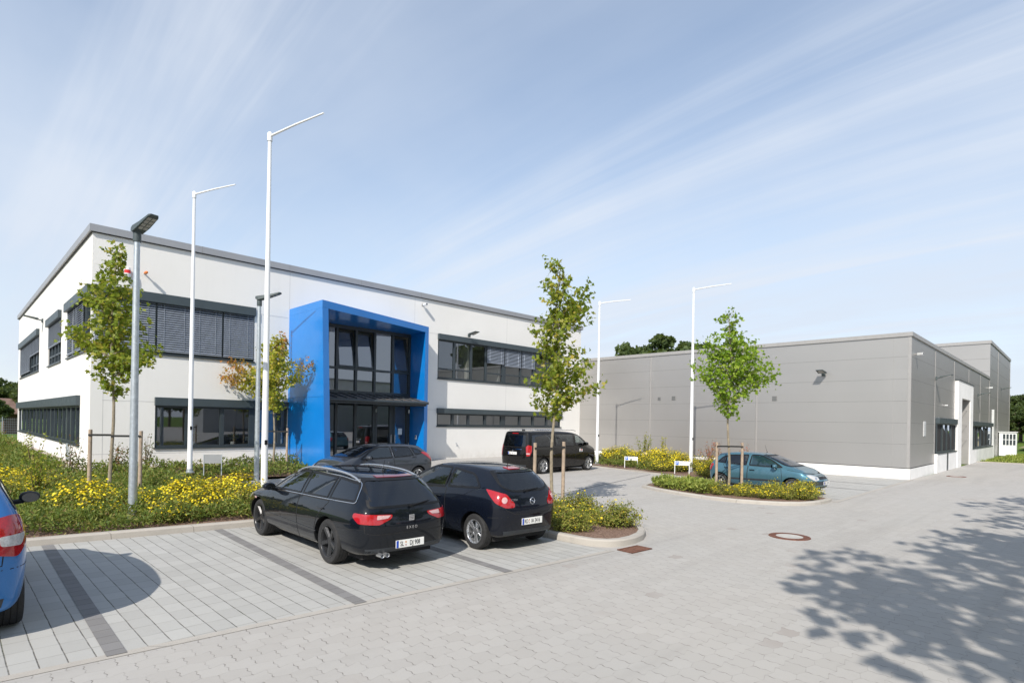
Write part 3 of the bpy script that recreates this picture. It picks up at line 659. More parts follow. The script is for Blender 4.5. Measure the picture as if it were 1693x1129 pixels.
# ================================================================== GREY HALL
GB = empty('industrial_hall', (0, 0, 0), label='long low grey panelled industrial hall with white plinth, lower part before the taller block', cat='building')
m = MB(); m.box(XG, 38.85, GYc, 44, .43, 5.62); m.build('cladding', M_['clad'], GB); MB().box(42.1, 52.9, GYc, 44, .43, 5.62).build('cladding', M_['clad'], GB)
MB().box(38.85, 42.1, GYc, 44, 3.68, 5.62).build('cladding', M_['clad'], GB); MB().box(38.85, 42.1, 6.6, 44, -.05, 3.68).build('cladding', M_['clad'], GB)
MB().box(42.1, 42.14, GYc+.02, 6.0, -.05, .43).build('jamb', M_['plinth'], GB)
m = MB(); m.box(XG-.03, 31.95, GYc-.03, FY, -.05, .425); m.build('plinth', M_['plinth'], GB)
m = MB(); m.box(XG-.05, 52.95, GYc-.05, GYc+.25, 5.62, 5.78); m.box(XG-.05, XG+.25, GYc+.25, 44, 5.62, 5.78); m.build('roof_edge', M_['clad_light'], GB)
MB().box(XG+.2, 52.8, GYc+.2, 44, 5.60, 5.66).build('roof', M_['roofing'], GB)
ZJ = [1.38, 2.22, 3.08, 3.95, 4.83]
joints(GB, 'x', XG, [('h', z, GYc+.02, FY) for z in ZJ]+[('v', 10.82, .43, 5.6), ('v', 16.45, .43, 5.6)], M_['clad_joint'], w=.015)
joints(GB, 'y', GYc, [('h', z, XG+.02, 52.8) for z in ZJ]+[], M_['clad_joint'], w=.014)
for bx in [(X-.04, X+.04, GYc-.012, GYc, .43, 5.6) for X in (31.95, 37.3, 47.9)]+[(42.56, 42.64, GYc-.012, GYc, 4.65, 5.6), (XG-.012, XG, GYc, GYc+.10, .43, 5.6), (XG, XG+.10, GYc-.012, GYc, .43, 5.6), (XG-.012, XG, 16.36, 16.42, .43, 5.6), (XG-.012, XG, 10.73, 10.78, .43, 5.6), (XG-.004, XG, 5.385, 5.40, .43, 5.6)]:
    MB().box(*bx).build('cover_strip', M_['clad_light'], GB)
m = MB(); m.box(XG-.025, XG, GYc, FY, .425, .450); m.box(XG, 31.95, GYc-.025, GYc, .425, .450); m.build('drip_trim', M_['dark'], GB)
for (Y, z, s) in ((15.86, 3.35, .085), (15.02, 3.37, .11), (9.96, 3.27, .11)):
    m = MB(); m.box(XG-.02, XG, Y-s, Y+s, z-s, z+s); v = m.build('vent', M_['clad_joint'], GB)
    m = MB()
    for i in range(4): m.box(XG-.03, XG-.02, Y-s*.85, Y+s*.85, z-s*.8+i*s*.45, z-s*.65+i*s*.45)
    m.build('louvre', M_['lamp_dark'], v)
# side facing the lane
m = MB(); m.box(31.95, 37.6, GYc-.12, GYc+.1, -.05, .86); m.box(43.2, 54.6, GYc-.12, GYc+.1, -.05, .83); m.build('lower_wall', M_['plinth'], GB)
MB().box(34.55, 34.95, GYc-.13, GYc-.115, -.03, .86).build('service_slot', M_['anthracite'], GB)
def side_window(x0, x1, z0, z1, edges):
    w = window(GB, 'y', GYc-.10, x0, x1, z0, z1, edges, box=.26, boxd=.06, fw=.07, wide=(0,), sill=True)
    return w
side_window(32.2, 37.5, .90, 2.52, [33.6, 34.9, 36.2]); side_window(43.3, 54.2, .88, 2.50, [44.8, 46.3, 48.0, 49.8, 51.7])
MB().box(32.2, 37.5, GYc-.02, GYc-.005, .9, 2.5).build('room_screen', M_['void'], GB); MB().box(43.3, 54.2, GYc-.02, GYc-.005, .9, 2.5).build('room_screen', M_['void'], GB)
dp = MB(); YP = GYc-.16
dp.box(37.6, 38.85, YP, GYc, -.05, 4.58); dp.box(42.1, 43.2, YP, GYc, -.05, 4.58); dp.box(38.85, 42.1, YP, GYc, 3.68, 4.58)
dp = dp.build('gate_surround', M_['plinth'], GB)
m = MB(); m.box(37.55, 43.25, YP-.04, GYc, 4.58, 4.62); m.build('coping', M_['anthracite'], dp)
for x0 in (42.06, 38.85): MB().box(x0, x0+.04, YP+.05, 5.9, 0, 3.66).build('jamb', M_['clad_light'], dp)
m = MB(); m.box(38.89, 42.06, 5.6, 5.66, 0, 3.68); dr = m.build('sliding_gate', M_['anth_box'], GB)
MB().box(40.4, 40.5, 5.57, 5.6, 1.0, 1.4).build('handle', M_['chrome'], dr)
m = MB()
for i in range(9): m.box(29.45, 29.85, GYc-.03, GYc-.012, 1.72+i*.065, 1.76+i*.065)
m.box(29.42, 29.88, GYc-.012, GYc, 1.68, 2.32); m.build('louvre_vent', M_['clad_white'], GB)
# taller block
TB = empty('tall_hall', (0, 0, 0), label='taller grey panelled block rising behind the low hall at the right', cat='building')
m = MB(); m.box(52.92, 68.3, GYc-.02, 44, -.05, 8.18); m.build('cladding', M_['clad'], TB)
m = MB(); m.box(52.86, 68.36, GYc-.08, GYc+.3, 8.18, 8.40); m.box(52.86, 53.2, GYc+.3, 44, 8.18, 8.40); m.build('roof_edge', M_['clad_light'], TB)
joints(TB, 'x', 52.92, [('h', z, GYc, 44) for z in (6.2, 7.1)], M_['clad_joint'], w=.03)
joints(TB, 'y', GYc-.02, [('h', z, 53, 68.2) for z in (1.4, 2.4, 3.4, 4.4, 5.4, 6.4, 7.4)], M_['clad_joint'], w=.02)
for x0 in (58.2, 68.2): MB().box(x0, x0+.12, GYc-.04, GYc-.02, .1, 8.1).build('cover_strip', M_['clad_light'], TB)
m = MB(); m.box(54.6, 54.9, GYc-.14, GYc-.02, -.05, 3.5); m.build('pier', M_['clad_white'], TB)

# white cabinet at the far end
e = empty('kiosk', (59.2, 4.2, 0), label='small white cabinet with dark slit windows standing on the grass by the tall grey block', cat='cabinet')
m = MB(); m.box(-.30, .30, -.52, .52, 0, 1.82); m.build('body', M_['signwhite'], e, bevel=.02)
m = MB(); m.box(-.35, .35, -.57, .57, 1.82, 1.90); m.build('roof', M_['clad_white'], e)
for i in range(4):
    for z0, z1 in ((.85, 1.25), (1.3, 1.7)):
        MB().box(-.315, -.29, -.46+i*.20, -.32+i*.20, z0, z1).build('window', M_['anthracite'], e)
# ================================================================== WALL FIXTURES
def text_obj(name, body, size, parent, loc, rot, mat, ext=.002, sx=1.0, align='CENTER'):
    cu = bpy.data.curves.new(name, 'FONT'); cu.body = body; cu.size = size; cu.extrude = ext; cu.align_x = align; cu.align_y = 'CENTER'; cu.resolution_u = 3
    o = bpy.data.objects.new(name, cu); COL.objects.link(o)
    dg = bpy.context.evaluated_depsgraph_get(); dg.update(); me = bpy.data.meshes.new_from_object(o.evaluated_get(dg)); me.name = name
    bpy.data.objects.remove(o)
    for v in me.vertices: v.co.x *= sx
    me.materials.clear(); q = link(name, me, mat, parent); q.location = loc; q.rotation_euler = rot; return q
def wall_lamp(loc, rz, label, s=1.0):
    """flat area light on a short arm; local -y points out of the wall"""
    e = empty('wall_lamp', loc, rz, label=label, cat='wall lamp', group='flat floodlights on the building walls')
    m = MB(); m.box(-.07*s, .07*s, -.05*s, 0, -.08*s, .08*s); m.tube([(0, -.04*s, 0), (0, -.20*s, .05*s)], .025*s); m.build('bracket', M_['lamp_dark'], e)
    m = MB(); m.add([(x*s, y*s, z*s) for x, y, z in ((-.17, -.16, .02), (.17, -.16, .02), (.14, -.62, .12), (-.14, -.62, .12), (-.17, -.16, .08), (.17, -.16, .08), (.14, -.62, .15), (-.14, -.62, .15))], [(0, 3, 2, 1), (4, 5, 6, 7), (0, 1, 5, 4), (1, 2, 6, 5), (2, 3, 7, 6), (3, 0, 4, 7)])
    m.build('head', M_['lamp_dark'], e, bevel=.01)
    m = MB(); m.add([(x*s, y*s, z*s) for x, y, z in ((-.12, -.24, .034), (.12, -.24, .034), (.10, -.56, .104), (-.10, -.56, .104))], [(0, 3, 2, 1)]); m.build('lens', M_['led'], e)
    return e
wall_lamp((17.96, FY-.12, 6.12), 0, 'flat lamp on the white front wall above the upper right window row')
wall_lamp((WX, 32.9, 6.15), -pi/2, 'flat lamp on the white side wall between two upper windows', 1.1)
wall_lamp((XG, 7.93, 4.27), -pi/2, 'flat lamp on the long grey wall casting a slanted shadow', 1.0)
wall_lamp((31.95, GYc-.02, 4.3), 0, 'flat lamp high on the lane side of the grey hall nearest its corner', 1.0)
wall_lamp((46.5, GYc-.02, 4.2), 0, 'flat lamp on the lane side of the grey hall beyond the gate surround', 1.0)
wall_lamp((60.6, GYc-.04, 5.3), 0, 'flat lamp on the tall grey block', 1.0)
def camera_box(loc, rz, label, s=1.0):
    e = empty('security_camera', loc, rz, label=label, cat='security camera', group='small cameras fixed to the walls')
    m = MB(); m.tube([(0, 0, 0), (0, -.12*s, 0)], .03*s); m.box(-.05*s, .05*s, -.02*s, 0, -.05*s, .05*s); m.build('bracket', M_['clad_light'], e)
    m = MB(); m.box(-.06*s, .06*s, -.36*s, -.10*s, -.06*s, .06*s); m.build('housing', M_['clad_white'], e, bevel=.012)
    m = MB(); m.lathe([(.001, -.368*s), (.035*s, -.368*s), (.035*s, -.355*s)], 12, 'y'); m.build('lens', M_['dark'], e)
camera_box((15.29, FY, 7.2), 0, 'small dark camera under the roof edge above the blue frame', .9)
camera_box((27.6, GYc, 4.98), rad(-20), 'small camera at the top corner of the grey hall', .8)
camera_box((51.8, GYc, 4.95), 0, 'small camera near where the low hall meets the tall block', .8)
camera_box((34.2, GYc, 3.15), 0, 'small white sensor on the grey hall above its first lane window', .5)
e = empty('alarm_siren', (4.03, FY, 6.42), label='red and white alarm siren on the white front wall behind the street lamp', cat='siren')
m = MB(); m.lathe([(.001, -.20), (.07, -.20), (.085, -.14), (.085, -.02)], 16, 'z', (0, -.10, .0)); m.build('base', M_['signwhite'], e, smooth=True)
m = MB(); m.lathe([(.085, -.02), (.085, .09), (.085, .09)], 16, 'z', (0, -.10, .0)); m.build('red_band', M_['redplastic'], e, smooth=True)
m = MB(); m.lathe([(.085, .09), (.075, .16), (.001, .18)], 16, 'z', (0, -.10, .0)); m.build('cap', M_['signwhite'], e, smooth=True)
MB().box(-.03, .03, -.03, 0, -.1, .1).build('bracket', M_['clad_light'], e)
e = empty('warning_light', (4.50, FY, 6.50), label='small orange warning light on the white front wall', cat='warning light')
m = MB(); m.tube([(0, 0, 0), (0, -.14, 0)], .025); m.build('bracket', M_['clad_light'], e)
m = MB(); m.lathe([(.001, -.30), (.045, -.28), (.05, -.14), (.001, -.13)], 14, 'y'); m.build('dome', M_['orange'], e, smooth=True)
e = empty('door_intercom', (14.77, 20.75, 1.25), label='small white intercom on the inner right side of the blue frame', cat='intercom')
MB().box(-.03, 0, -.05, .05, -.09, .09).build('body', M_['signwhite'], e, bevel=.006); MB().box(-.034, -.03, -.03, .03, .0, .06).build('screen', M_['dark'], e)
e = empty('outside_tap', (17.35, FY, .95), label='small tap on the white front wall right of the blue frame', cat='tap')
m = MB(); m.tube([(0, 0, 0), (0, -.09, 0), (.0, -.11, -.05)], .014); m.build('spout', M_['galv'], e); MB().box(.04, .10, -.02, 0, -.14, -.08).build('cover', M_['galv'], e)

# ================================================================== POLES AND LAMPS
def flagpole(x, y, z0, H, arm, label):
    e = empty('flagpole', (x, y, z0), label=label, cat='flagpole', group='tall white flagpoles with a side arm')
    m = MB(); m.tube([(0, 0, 0), (0, 0, H*.5), (0, 0, H)], [.073, .058, .038], 20); m.build('pole', M_['white_metal'], e, smooth=True)
    a = Vector((arm[0], arm[1], 0)); m = MB(); m.tube([(0, 0, H-.03), tuple(a*.5+Vector((0, 0, H))), tuple(a+Vector((0, 0, H+.0)))], [.026, .022, .017], 12); m.build('arm', M_['white_metal'], e, smooth=True)
    m = MB(); m.lathe([(.052, H-.14), (.056, H-.10), (.056, H+.03), (.03, H+.06), (.001, H+.06)], 16); m.build('cap', M_['white_metal'], e, smooth=True)
    m = MB(); m.lathe([(.001, .0), (.13, .0), (.13, .03), (.09, .05), (.085, .12)], 20); m.build('base', M_['galv'], e, smooth=True)
    m = MB(); m.box(-.03, .03, -.09, -.06, 1.30, 1.40); m.build('cleat', M_['dark'], e)
flagpole(5.36-.05, 19.17-.12, .3, 8.42, (.62, -1.62), 'white flagpole with side arm just right of the near street lamp')
flagpole(5.12, 12.95, .1, 8.22, (.40, -1.75), 'tallest looking white flagpole, left of the blue entrance frame')
flagpole(21.70, 16.07, .08, 7.55, (.40, -1.45), 'white flagpole beside the nose of the black van')
flagpole(21.65, 11.32, .08, 7.46, (.14, -1.52), 'white flagpole by the yellow shrubs before the grey wall')
def street_lamp(x, y, z0, H, d, label):
    e = empty('street_lamp', (x, y, z0), label=label, cat='street lamp', group='grey metal street lamps')
    m = MB(); m.tube([(0, 0, 0), (0, 0, .6), (0, 0, H)], [.074, .069, .047], 20); m.build('pole', M_['galv'], e, smooth=True)
    m = MB(); m.lathe([(.062, H-.06), (.066, H-.04), (.066, H+.13), (.05, H+.14)], 18); m.build('collar', M_['lamp_dark'], e, smooth=True)
    m = MB(); m.lathe([(.001, .02), (.12, .02), (.12, .05), (.085, .07)], 18); m.build('base', M_['dark'], e, smooth=True)
    d = Vector((d[0], d[1], 0)).normalized(); s = Vector((-d.y, d.x, 0)); m = MB(); u = Vector((0, 0, 1))
    L = .60; pts = []
    for q, w, h0, h1 in ((-.09, .075, .05, .12), (.0, .095, .02, .14), (.25, .10, .09, .17), (L-.05, .09, .20, .245), (L, .07, .225, .25)):
        for a, b in ((-w, h0), (w, h0), (w*.93, h1), (-w*.93, h1)): pts.append(tuple(d*q+s*a+u*(H+.08+b)))
    fs = [(0, 1, 2, 3), (19, 18, 17, 16)]
    for i in range(4):
        for k in range(4): fs.append((i*4+(k+1) % 4, i*4+k, (i+1)*4+k, (i+1)*4+(k+1) % 4))
    m.add(pts, fs); h = m.build('head', M_['lamp_dark'], e, bevel=.012)
    m = MB()
    for i in range(4):
        for k in (-1, 1):
            q0, q1 = .17+i*.095, .17+i*.095+.078
            z = lambda q: H+.08+.09+(q-.25)*.367-.006
            m.add([tuple(d*q+s*(k*.040+r)+u*z(q)) for q, r in ((q0, -.033), (q1, -.033), (q1, .033), (q0, .033))], [(0, 1, 2, 3)])
    m.build('led_panel', M_['led'], h)
street_lamp(2.45, 12.09, .08, 5.10, (.22, -.95), 'nearest grey street lamp in the left bed, seen from below its head')
street_lamp(6.26, 16.37, .0, 5.18, (.70, -.70), 'farther grey street lamp close beside the tall flagpole')

# ================================================================== SIGNS
def parking_sign(x, y, z0, rz, word, label):
    e = empty('parking_sign', (x, y, z0), rz, label=label, cat='parking sign', group='low white parking signs on two posts')
    m = MB()
    for s in (-1, 1): MB().box(s*.27-.012, s*.27+.012, -.012, .012, 0, .50).build('post', M_['white_metal'], e)
    MB().box(-.258, .258, -.010, .006, .34, .50).build('board', M_['signwhite'], e)
    MB().box(-.245, -.125, -.013, -.010, .355, .485).build('blue_square', M_['signblue'], e)
    text_obj('letter', 'P', .13, e, (-.185, -.014, .42), (pi/2, 0, 0), M_['signwhite'])
    text_obj('lettering', word, .075, e, (.065, -.012, .42), (pi/2, 0, 0), M_['signgrey'])
def facing(x, y): return atan2(y, x)-pi/2
parking_sign(21.2, 13.88, .08, rad(-62), 'Besucher', 'low white parking sign in the shrubs nearer the black van')
parking_sign(20.45, 11.06, .08, rad(-62), 'Besucher', 'low white parking sign next to the flagpole at the yellow shrubs')
e = empty('bed_sign', (5.75, 18.4, .25), rad(150), label='small grey sign on two posts among the ground cover before the white building', cat='sign')
for s in (-1, 1): MB().box(s*.24-.012, s*.24+.012, -.012, .012, 0, .62).build('post', M_['galv'], e)
MB().box(-.228, .228, -.01, .006, .36, .62).build('board', M_['signback'], e)

# ================================================================== STONES, FENCE, SHED
def rock(x, y, z, s, sd):
    r = random.Random(sd); bm = bmesh.new(); bmesh.ops.create_icosphere(bm, subdivisions=2, radius=1)
    ax = (r.uniform(.7, 1.1), r.uniform(.6, 1.), r.uniform(.45, .7)); 
    for v in bm.verts:
        k = 1+r.uniform(-.13, .13); v.co = Vector((v.co.x*ax[0]*s*k, v.co.y*ax[1]*s*k, v.co.z*ax[2]*s*k))
    me = bpy.data.meshes.new('stone'); bm.to_mesh(me); bm.free(); o = link('stone', me, M_['stone']); o.location = (x, y, z); o.rotation_euler = (r.uniform(-.3, .3), r.uniform(-.3, .3), r.uniform(0, 6))
    return tag(o, 'pale rough stone in the rubble heap at the foot of the grey wall', 'stone', 'rubble stones before the grey wall')
for i in range(26):
    rock(25.2+random.uniform(-1.0, 1.2), 17.0+random.uniform(-1.9, .5), .30+random.uniform(0, .22), random.uniform(.12, .28), i)
fe = empty('mesh_fence', (0, 0, 0), label='low grey mesh fence beyond the far road at the left edge', cat='fence')
m = MB()
for x in np.arange(-14, 16, 2.5): m.box(x-.03, x+.03, 62.4, 62.46, 0, 1.7)
m.build('post', M_['galv'], fe)
m = MB()
for z in np.arange(.1, 1.65, .2): m.box(-14, 15, 62.42, 62.43, z-.008, z+.008)
for x in np.arange(-14, 15, .12): m.box(x-.004, x+.004, 62.415, 62.42, .1, 1.62)
m.build('mesh_panel', M_['galv'], fe)
sh = empty('shed', (5.6, 76, -.6), label='small brown roofed shed beyond the mesh fence at the left', cat='shed')
m = MB(); m.box(-1.2, 5, 0, 4, 0, 2.9); m.build('wall', M_['brown'], sh)
m = MB(); m.add([(-2.2, -.8, 2.5), (6, -.8, 2.5), (6, 2, 4.0), (-2.2, 2, 4.0), (6, 4.8, 2.5), (-2.2, 4.8, 2.5), (-2.2, -.8, 2.62), (6, -.8, 2.62), (6, 2, 4.12), (-2.2, 2, 4.12), (6, 4.8, 2.62), (-2.2, 4.8, 2.62)],
               [(0, 3, 2, 1), (3, 5, 4, 2), (6, 7, 8, 9), (9, 8, 10, 11), (0, 1, 7, 6), (5, 11, 10, 4), (0, 6, 9, 3), (3, 9, 11, 5)]); m.build('roof', M_['brown'], sh)
# low warehouse across the lane, seen in the glass of the entrance
wh = empty('warehouse', (42, -42, 0), 0, label='warehouse with red and white bands across the lane, mirrored in the entrance glass', cat='warehouse')
MB().box(-16, 16, -8, 0, 6.6, 8.2).build('upper_wall', M_['plinth'], wh); MB().box(-16, 16, -8, .02, 5.2, 6.6).build('colour_band', M_['redplastic'], wh); MB().box(-16, 16, -8, 0, 0, 5.2).build('wall', M_['fascia'], wh); MB().box(-16.2, 16.2, -8.2, .2, 8.2, 8.4).build('roof', M_['fascia'], wh)
# ================================================================== PLANTS
MAPLE = np.array([(0, 0), (.22, .08), (.48, .02), (.34, .26), (.56, .52), (.26, .52), (.0, 1.0), (-.26, .52), (-.56, .52), (-.34, .26), (-.48, .02), (-.22, .08)])
OVAL = np.array([(0, 0), (.28, .35), (.2, .75), (0, 1.0), (-.2, .75), (-.28, .35)])
SPRIG = np.array([(-.10, 0), (.10, 0), (.16, .5), (0, 1.0), (-.16, .5)])
QUAD = np.array([(-.42, 0), (.42, .1), (.36, .8), (-.3, 1.0)])
DISC = np.array([(cos(2*pi*i/8)*.5*(1 if i % 2 else .86), sin(2*pi*i/8)*.5*(1 if i % 2 else .86)) for i in range(8)])
def leaves(P, S, shape, g, up=.5, out=None, outw=.5, droop=0.0, fold=.0):
    """P (n,3) positions, S (n,) sizes; returns V, F.  Leaf plane normal = blend of up, outwards and random"""
    n = len(P); k = len(shape)
    N = g.normal(size=(n, 3)); N /= np.linalg.norm(N, axis=1)[:, None]
    N = N*(1-up)+np.array([0, 0, 1.])*up
    if out is not None: N = N+out*outw
    N /= np.linalg.norm(N, axis=1)[:, None]
    T = g.normal(size=(n, 3)); 
    if out is not None: T = T*.8+out
    T[:, 2] -= droop; T -= N*np.sum(T*N, axis=1)[:, None]; T /= np.linalg.norm(T, axis=1)[:, None]
    B = np.cross(N, T)
    V = P[:, None, :]+(B[:, None, :]*shape[None, :, 0, None]+T[:, None, :]*shape[None, :, 1, None]-N[:, None, :]*(np.abs(shape[None, :, 0, None])*fold))*S[:, None, None]
    return V.reshape(-1, 3), np.arange(n*k).reshape(n, k)

def young_tree(name, loc, label, H, low, prof, side, nl, mat, seed, autumn=0., size=(.068, .112), rt=.042, group='young maple trees tied to stakes'):
    g = np.random.default_rng(seed); r = random.Random(seed)
    e = empty(name, loc, label=label, cat='tree', group=group)
    rvec = Vector((sin(YAW), -cos(YAW), 0)); zz = [p[0] for p in prof]; rr = [p[1] for p in prof]
    lean = (r.uniform(-.05, .05), r.uniform(-.05, .05)); ctr = lambda z: Vector((lean[0]*z*.4+.03*sin(z*1.7+seed), lean[1]*z*.4+.03*cos(z*2.1+seed), z))
    m = MB(); path = [ctr(z) for z in np.linspace(-.05, H*.96, 14)]; m.tube([tuple(p) for p in path], [rt*(1-.8*i/13) for i in range(14)], 9)
    br = []; z = low
    while z < H-.12:
        R = float(np.interp(z, zz, rr))*.9; a = r.uniform(0, 2*pi); L = R*r.uniform(.75, 1.15)
        br.append((z-.28*L, Vector((cos(a), sin(a), r.uniform(.3, .9))).normalized(), L*1.12)); z += r.uniform(.035, .06)
    for (zs, lat, ze) in side:
        d = rvec*lat+Vector((0, 0, ze-zs)); br.append((zs, d.normalized(), d.length))
        for _ in range(3):
            q = Vector((r.uniform(-.3, .3), r.uniform(-.3, .3), r.uniform(-.2, .25))); d2 = d*r.uniform(.6, .92)+q; br.append((zs, d2.normalized(), d2.length))
    Ps = []; A = []; O = []
    W_ = [b[2] for b in br]; tot = sum(W_)
    for (zs, d, L) in br:
        p0 = ctr(zs); p1 = p0+d*L*.5+Vector((0, 0, -.02)); p2 = p0+d*L
        m.tube([tuple(p0), tuple(p1), tuple(p2)], [min(.016, .007+L*.01), .006, .002], 5, cap=False)
        k = max(4, int(nl*L/tot))
        t = np.clip(g.beta(1.9, 1.0, k)*1.05, .12, 1.05); base = np.array(p0)[None]+np.array(d*L)[None]*t[:, None]
        # leaves hang in small sprays off the twig
        sp = g.normal(size=(max(2, k//7), 3))*(.055+.07*min(L, 1)); idx = g.integers(0, len(sp), k)
        base = base+sp[idx]*1.0+g.normal(size=(k, 3))*.035; Ps.append(base)
        dist = np.linalg.norm(base-np.array(p0), axis=1); A.append(np.clip((dist-.95)*1.9*g.uniform(.4, 1.3, k), 0, 1)*autumn)
        oo = base-np.array(ctr(zs))[None]; oo[:, 2] *= .3; O.append(oo/np.maximum(.05, np.linalg.norm(oo, axis=1))[:, None])
    P = np.concatenate(Ps); A = np.concatenate(A); O = np.concatenate(O)
    V, F = leaves(P, g.uniform(size[0], size[1], len(P)), MAPLE, g, .30, O, .55, .55, .25)
    m.build('trunk', M_['bark'], e, smooth=True)
    np_mesh('crown', V, F, mat, e, attr={'autumn': np.repeat(A, len(MAPLE))})
    return e
young_tree('maple_tree', (2.71, 15.44, .15), 'slender green maple in front of the corner of the white building', 5.78, 2.35,
           [(2.3, .22), (2.8, .45), (3.3, .66), (3.8, .62), (4.3, .46), (4.7, .40), (5.0, .20), (5.4, .24), (5.78, .05)], [(3.1, -.98, 3.75), (2.7, .80, 3.25), (3.9, -.4, 4.6), (3.4, .5, 4.1)], 3700, M_['leaf'], 11)
young_tree('maple_tree', (9.74, 8.47, .09), 'slender maple on the kerbed island behind the small black hatchback', 5.62, 2.05,
           [(2.0, .22), (2.5, .50), (3.0, .55), (3.5, .46), (4.0, .34), (4.25, .26), (4.5, .10), (4.65, .22), (5.0, .34), (5.35, .26), (5.6, .04)], [(2.4, .95, 2.75), (2.7, .7, 3.3), (3.9, .62, 4.9), (3.4, -.45, 4.0), (2.2, -.38, 2.4), (3.9, .60, 4.7), (4.1, .5, 4.95)], 3200, M_['leaf'], 22)
young_tree('maple_tree', (16.62, 7.48, .08), 'bright green maple on the island beside the small teal car', 5.42, 2.2,
           [(2.2, .22), (2.6, .45), (3.1, .78), (3.6, .80), (4.0, .66), (4.35, .46), (4.6, .22), (5.0, .30), (5.4, .05)], [(2.7, 1.38, 3.5), (2.6, -1.0, 3.7), (3.2, 1.0, 3.95), (3.3, -.6, 4.55), (3.3, .5, 4.5)], 4200, M_['leaf_b'], 33)
young_tree('maple_tree', (8.15, 19.85, .15), 'low yellow maple with red tipped branches at the left side of the blue frame', 4.70, 2.05,
           [(2.0, .25), (2.5, .45), (3.0, .68), (3.5, .72), (4.0, .52), (4.4, .36), (4.7, .10)], [(2.5, -1.68, 3.25), (2.6, -1.45, 3.75), (2.9, 1.30, 3.78), (2.9, .4, 4.65)], 4200, M_['leaf_y'], 44, autumn=.95)
def stake(x, y, z0, h, to, label, zs=None):
    e = empty('tree_stake', (x, y, z0), label=label, cat='tree stake', group='round wooden tree stakes')
    m = MB(); m.tube([(0, 0, 0), (.01, 0, h)], [.042, .038], 12); m.build('post', M_['wood'], e, smooth=True)
    if to:
        d = Vector((to[0]-x, to[1]-y, 0)); zz = h-.12; m = MB(); s = Vector((-d.y, d.x, 0)).normalized()*.05; dn = d.normalized()
        for k in (-1, 1):
            a = s*k*.9-dn*.02; b = d+s*k*.9
            m.add([tuple(a+Vector((0, 0, zz-.022))), tuple(b+Vector((0, 0, zz-.022))), tuple(b+Vector((0, 0, zz+.022))), tuple(a+Vector((0, 0, zz+.022)))], [(0, 1, 2, 3)])
            a2 = a+s.normalized()*k*.006; b2 = b+s.normalized()*k*.006
            m.add([tuple(a2+Vector((0, 0, zz-.022))), tuple(b2+Vector((0, 0, zz-.022))), tuple(b2+Vector((0, 0, zz+.022))), tuple(a2+Vector((0, 0, zz+.022)))], [(3, 2, 1, 0)])
        m.build('strap', M_['strap'], e)
stake(2.33, 15.60, .15, 1.52, (2.71, 15.44), 'round stake left of the maple at the corner of the white building')
stake(3.20, 15.15, .15, 1.50, (2.71, 15.44), 'round stake right of the corner maple, hidden behind the near street lamp')
stake(9.38, 8.66, .09, 1.45, (9.74, 8.47), 'left stake of the maple behind the small black hatchback')
stake(9.98, 8.33, .09, 1.48, (9.74, 8.47), 'right stake of the maple behind the small black hatchback')
stake(16.30, 7.70, .08, 1.42, (16.62, 7.48), 'left stake of the bright green maple by the teal car')
stake(16.82, 7.16, .08, 1.42, (16.62, 7.48), 'right stake of the bright green maple by the teal car')
stake(7.72, 20.1, .15, 1.5, (8.15, 19.85), 'left stake of the yellow maple beside the blue frame')
stake(8.52, 19.62, .15, 1.5, (8.15, 19.85), 'right stake of the yellow maple beside the blue frame')

# flowering shrubs --------------------------------------------------------
def shrub_proto(seed, R, H, nl, nf, leafmat, flower=True, lsize=(.030, .050), fsize=(.034, .050)):
    g = np.random.default_rng(seed); r = random.Random(seed)
    root = bpy.data.objects.new('flowering_shrub', None); root.empty_display_size = .2
    L = []; Fp = []; m = MB(); O = []; FO = []
    ns = 34
    for s in range(ns):
        a = r.uniform(0, 2*pi); q = sqrt(r.uniform(0, 1)); rad_ = R*q; h = H*(1-.55*q*q)*r.uniform(.72, 1.12)
        tip = Vector((rad_*cos(a), rad_*sin(a), h)); base = Vector((tip.x*.25, tip.y*.25, 0)); mid = (base+tip)*.5+Vector((tip.x*.12, tip.y*.12, 0))
        m.tube([tuple(base), tuple(mid), tuple(tip)], [.007, .005, .002], 4, cap=False)
        k = nl//ns; t = g.uniform(.15, 1.0, k)**.75
        bx = np.array(base)[None]*((1-t)**2)[:, None]+2*np.array(mid)[None]*(t*(1-t))[:, None]+np.array(tip)[None]*(t**2)[:, None]
        p = bx+g.normal(size=(k, 3))*np.array([.075, .075, .055])*R/.5; L.append(p)
        kf = r.randint(0, int(2*nf/ns)); 
        if kf:
            p = np.array(tip)[None]+g.normal(size=(kf, 3))*np.array([.085, .085, .05])*R/.5+np.array([0, 0, .012]); Fp.append(p)
    P = np.concatenate(L); P[:, 2] = np.maximum(P[:, 2], .015); out = P*[1, 1, .6]; out /= np.linalg.norm(out, axis=1)[:, None]+1e-6
    V, F = leaves(P, g.uniform(*lsize, len(P)), OVAL, g, .35, out, .5, .0)
    parts = []
    parts.append(np_mesh('foliage', V, F, leafmat)); parts.append(m.build('stems', M_['twig']))
    if flower and Fp:
        P = np.concatenate(Fp); out = P*[1, 1, .8]; out /= np.linalg.norm(out, axis=1)[:, None]+1e-6
        V, F = leaves(P, g.uniform(*fsize, len(P)), DISC, g, .45, out, .7, .0); parts.append(np_mesh('blossoms', V, F, M_['petal']))
    for p in parts: p.parent = root; COL.objects.unlink(p)
    return root, parts
def place_proto(proto, loc, rz, s, label, cat, group, sz=None, name=None):
    root, parts = proto; c = root.copy(); COL.objects.link(c); c.location = loc; c.rotation_euler = (0, 0, rz); c.scale = (s, s, sz or s)
    if name: c.name = name
    for p in parts:
        q = p.copy(); COL.objects.link(q); q.parent = c
    return tag(c, label, cat, group)
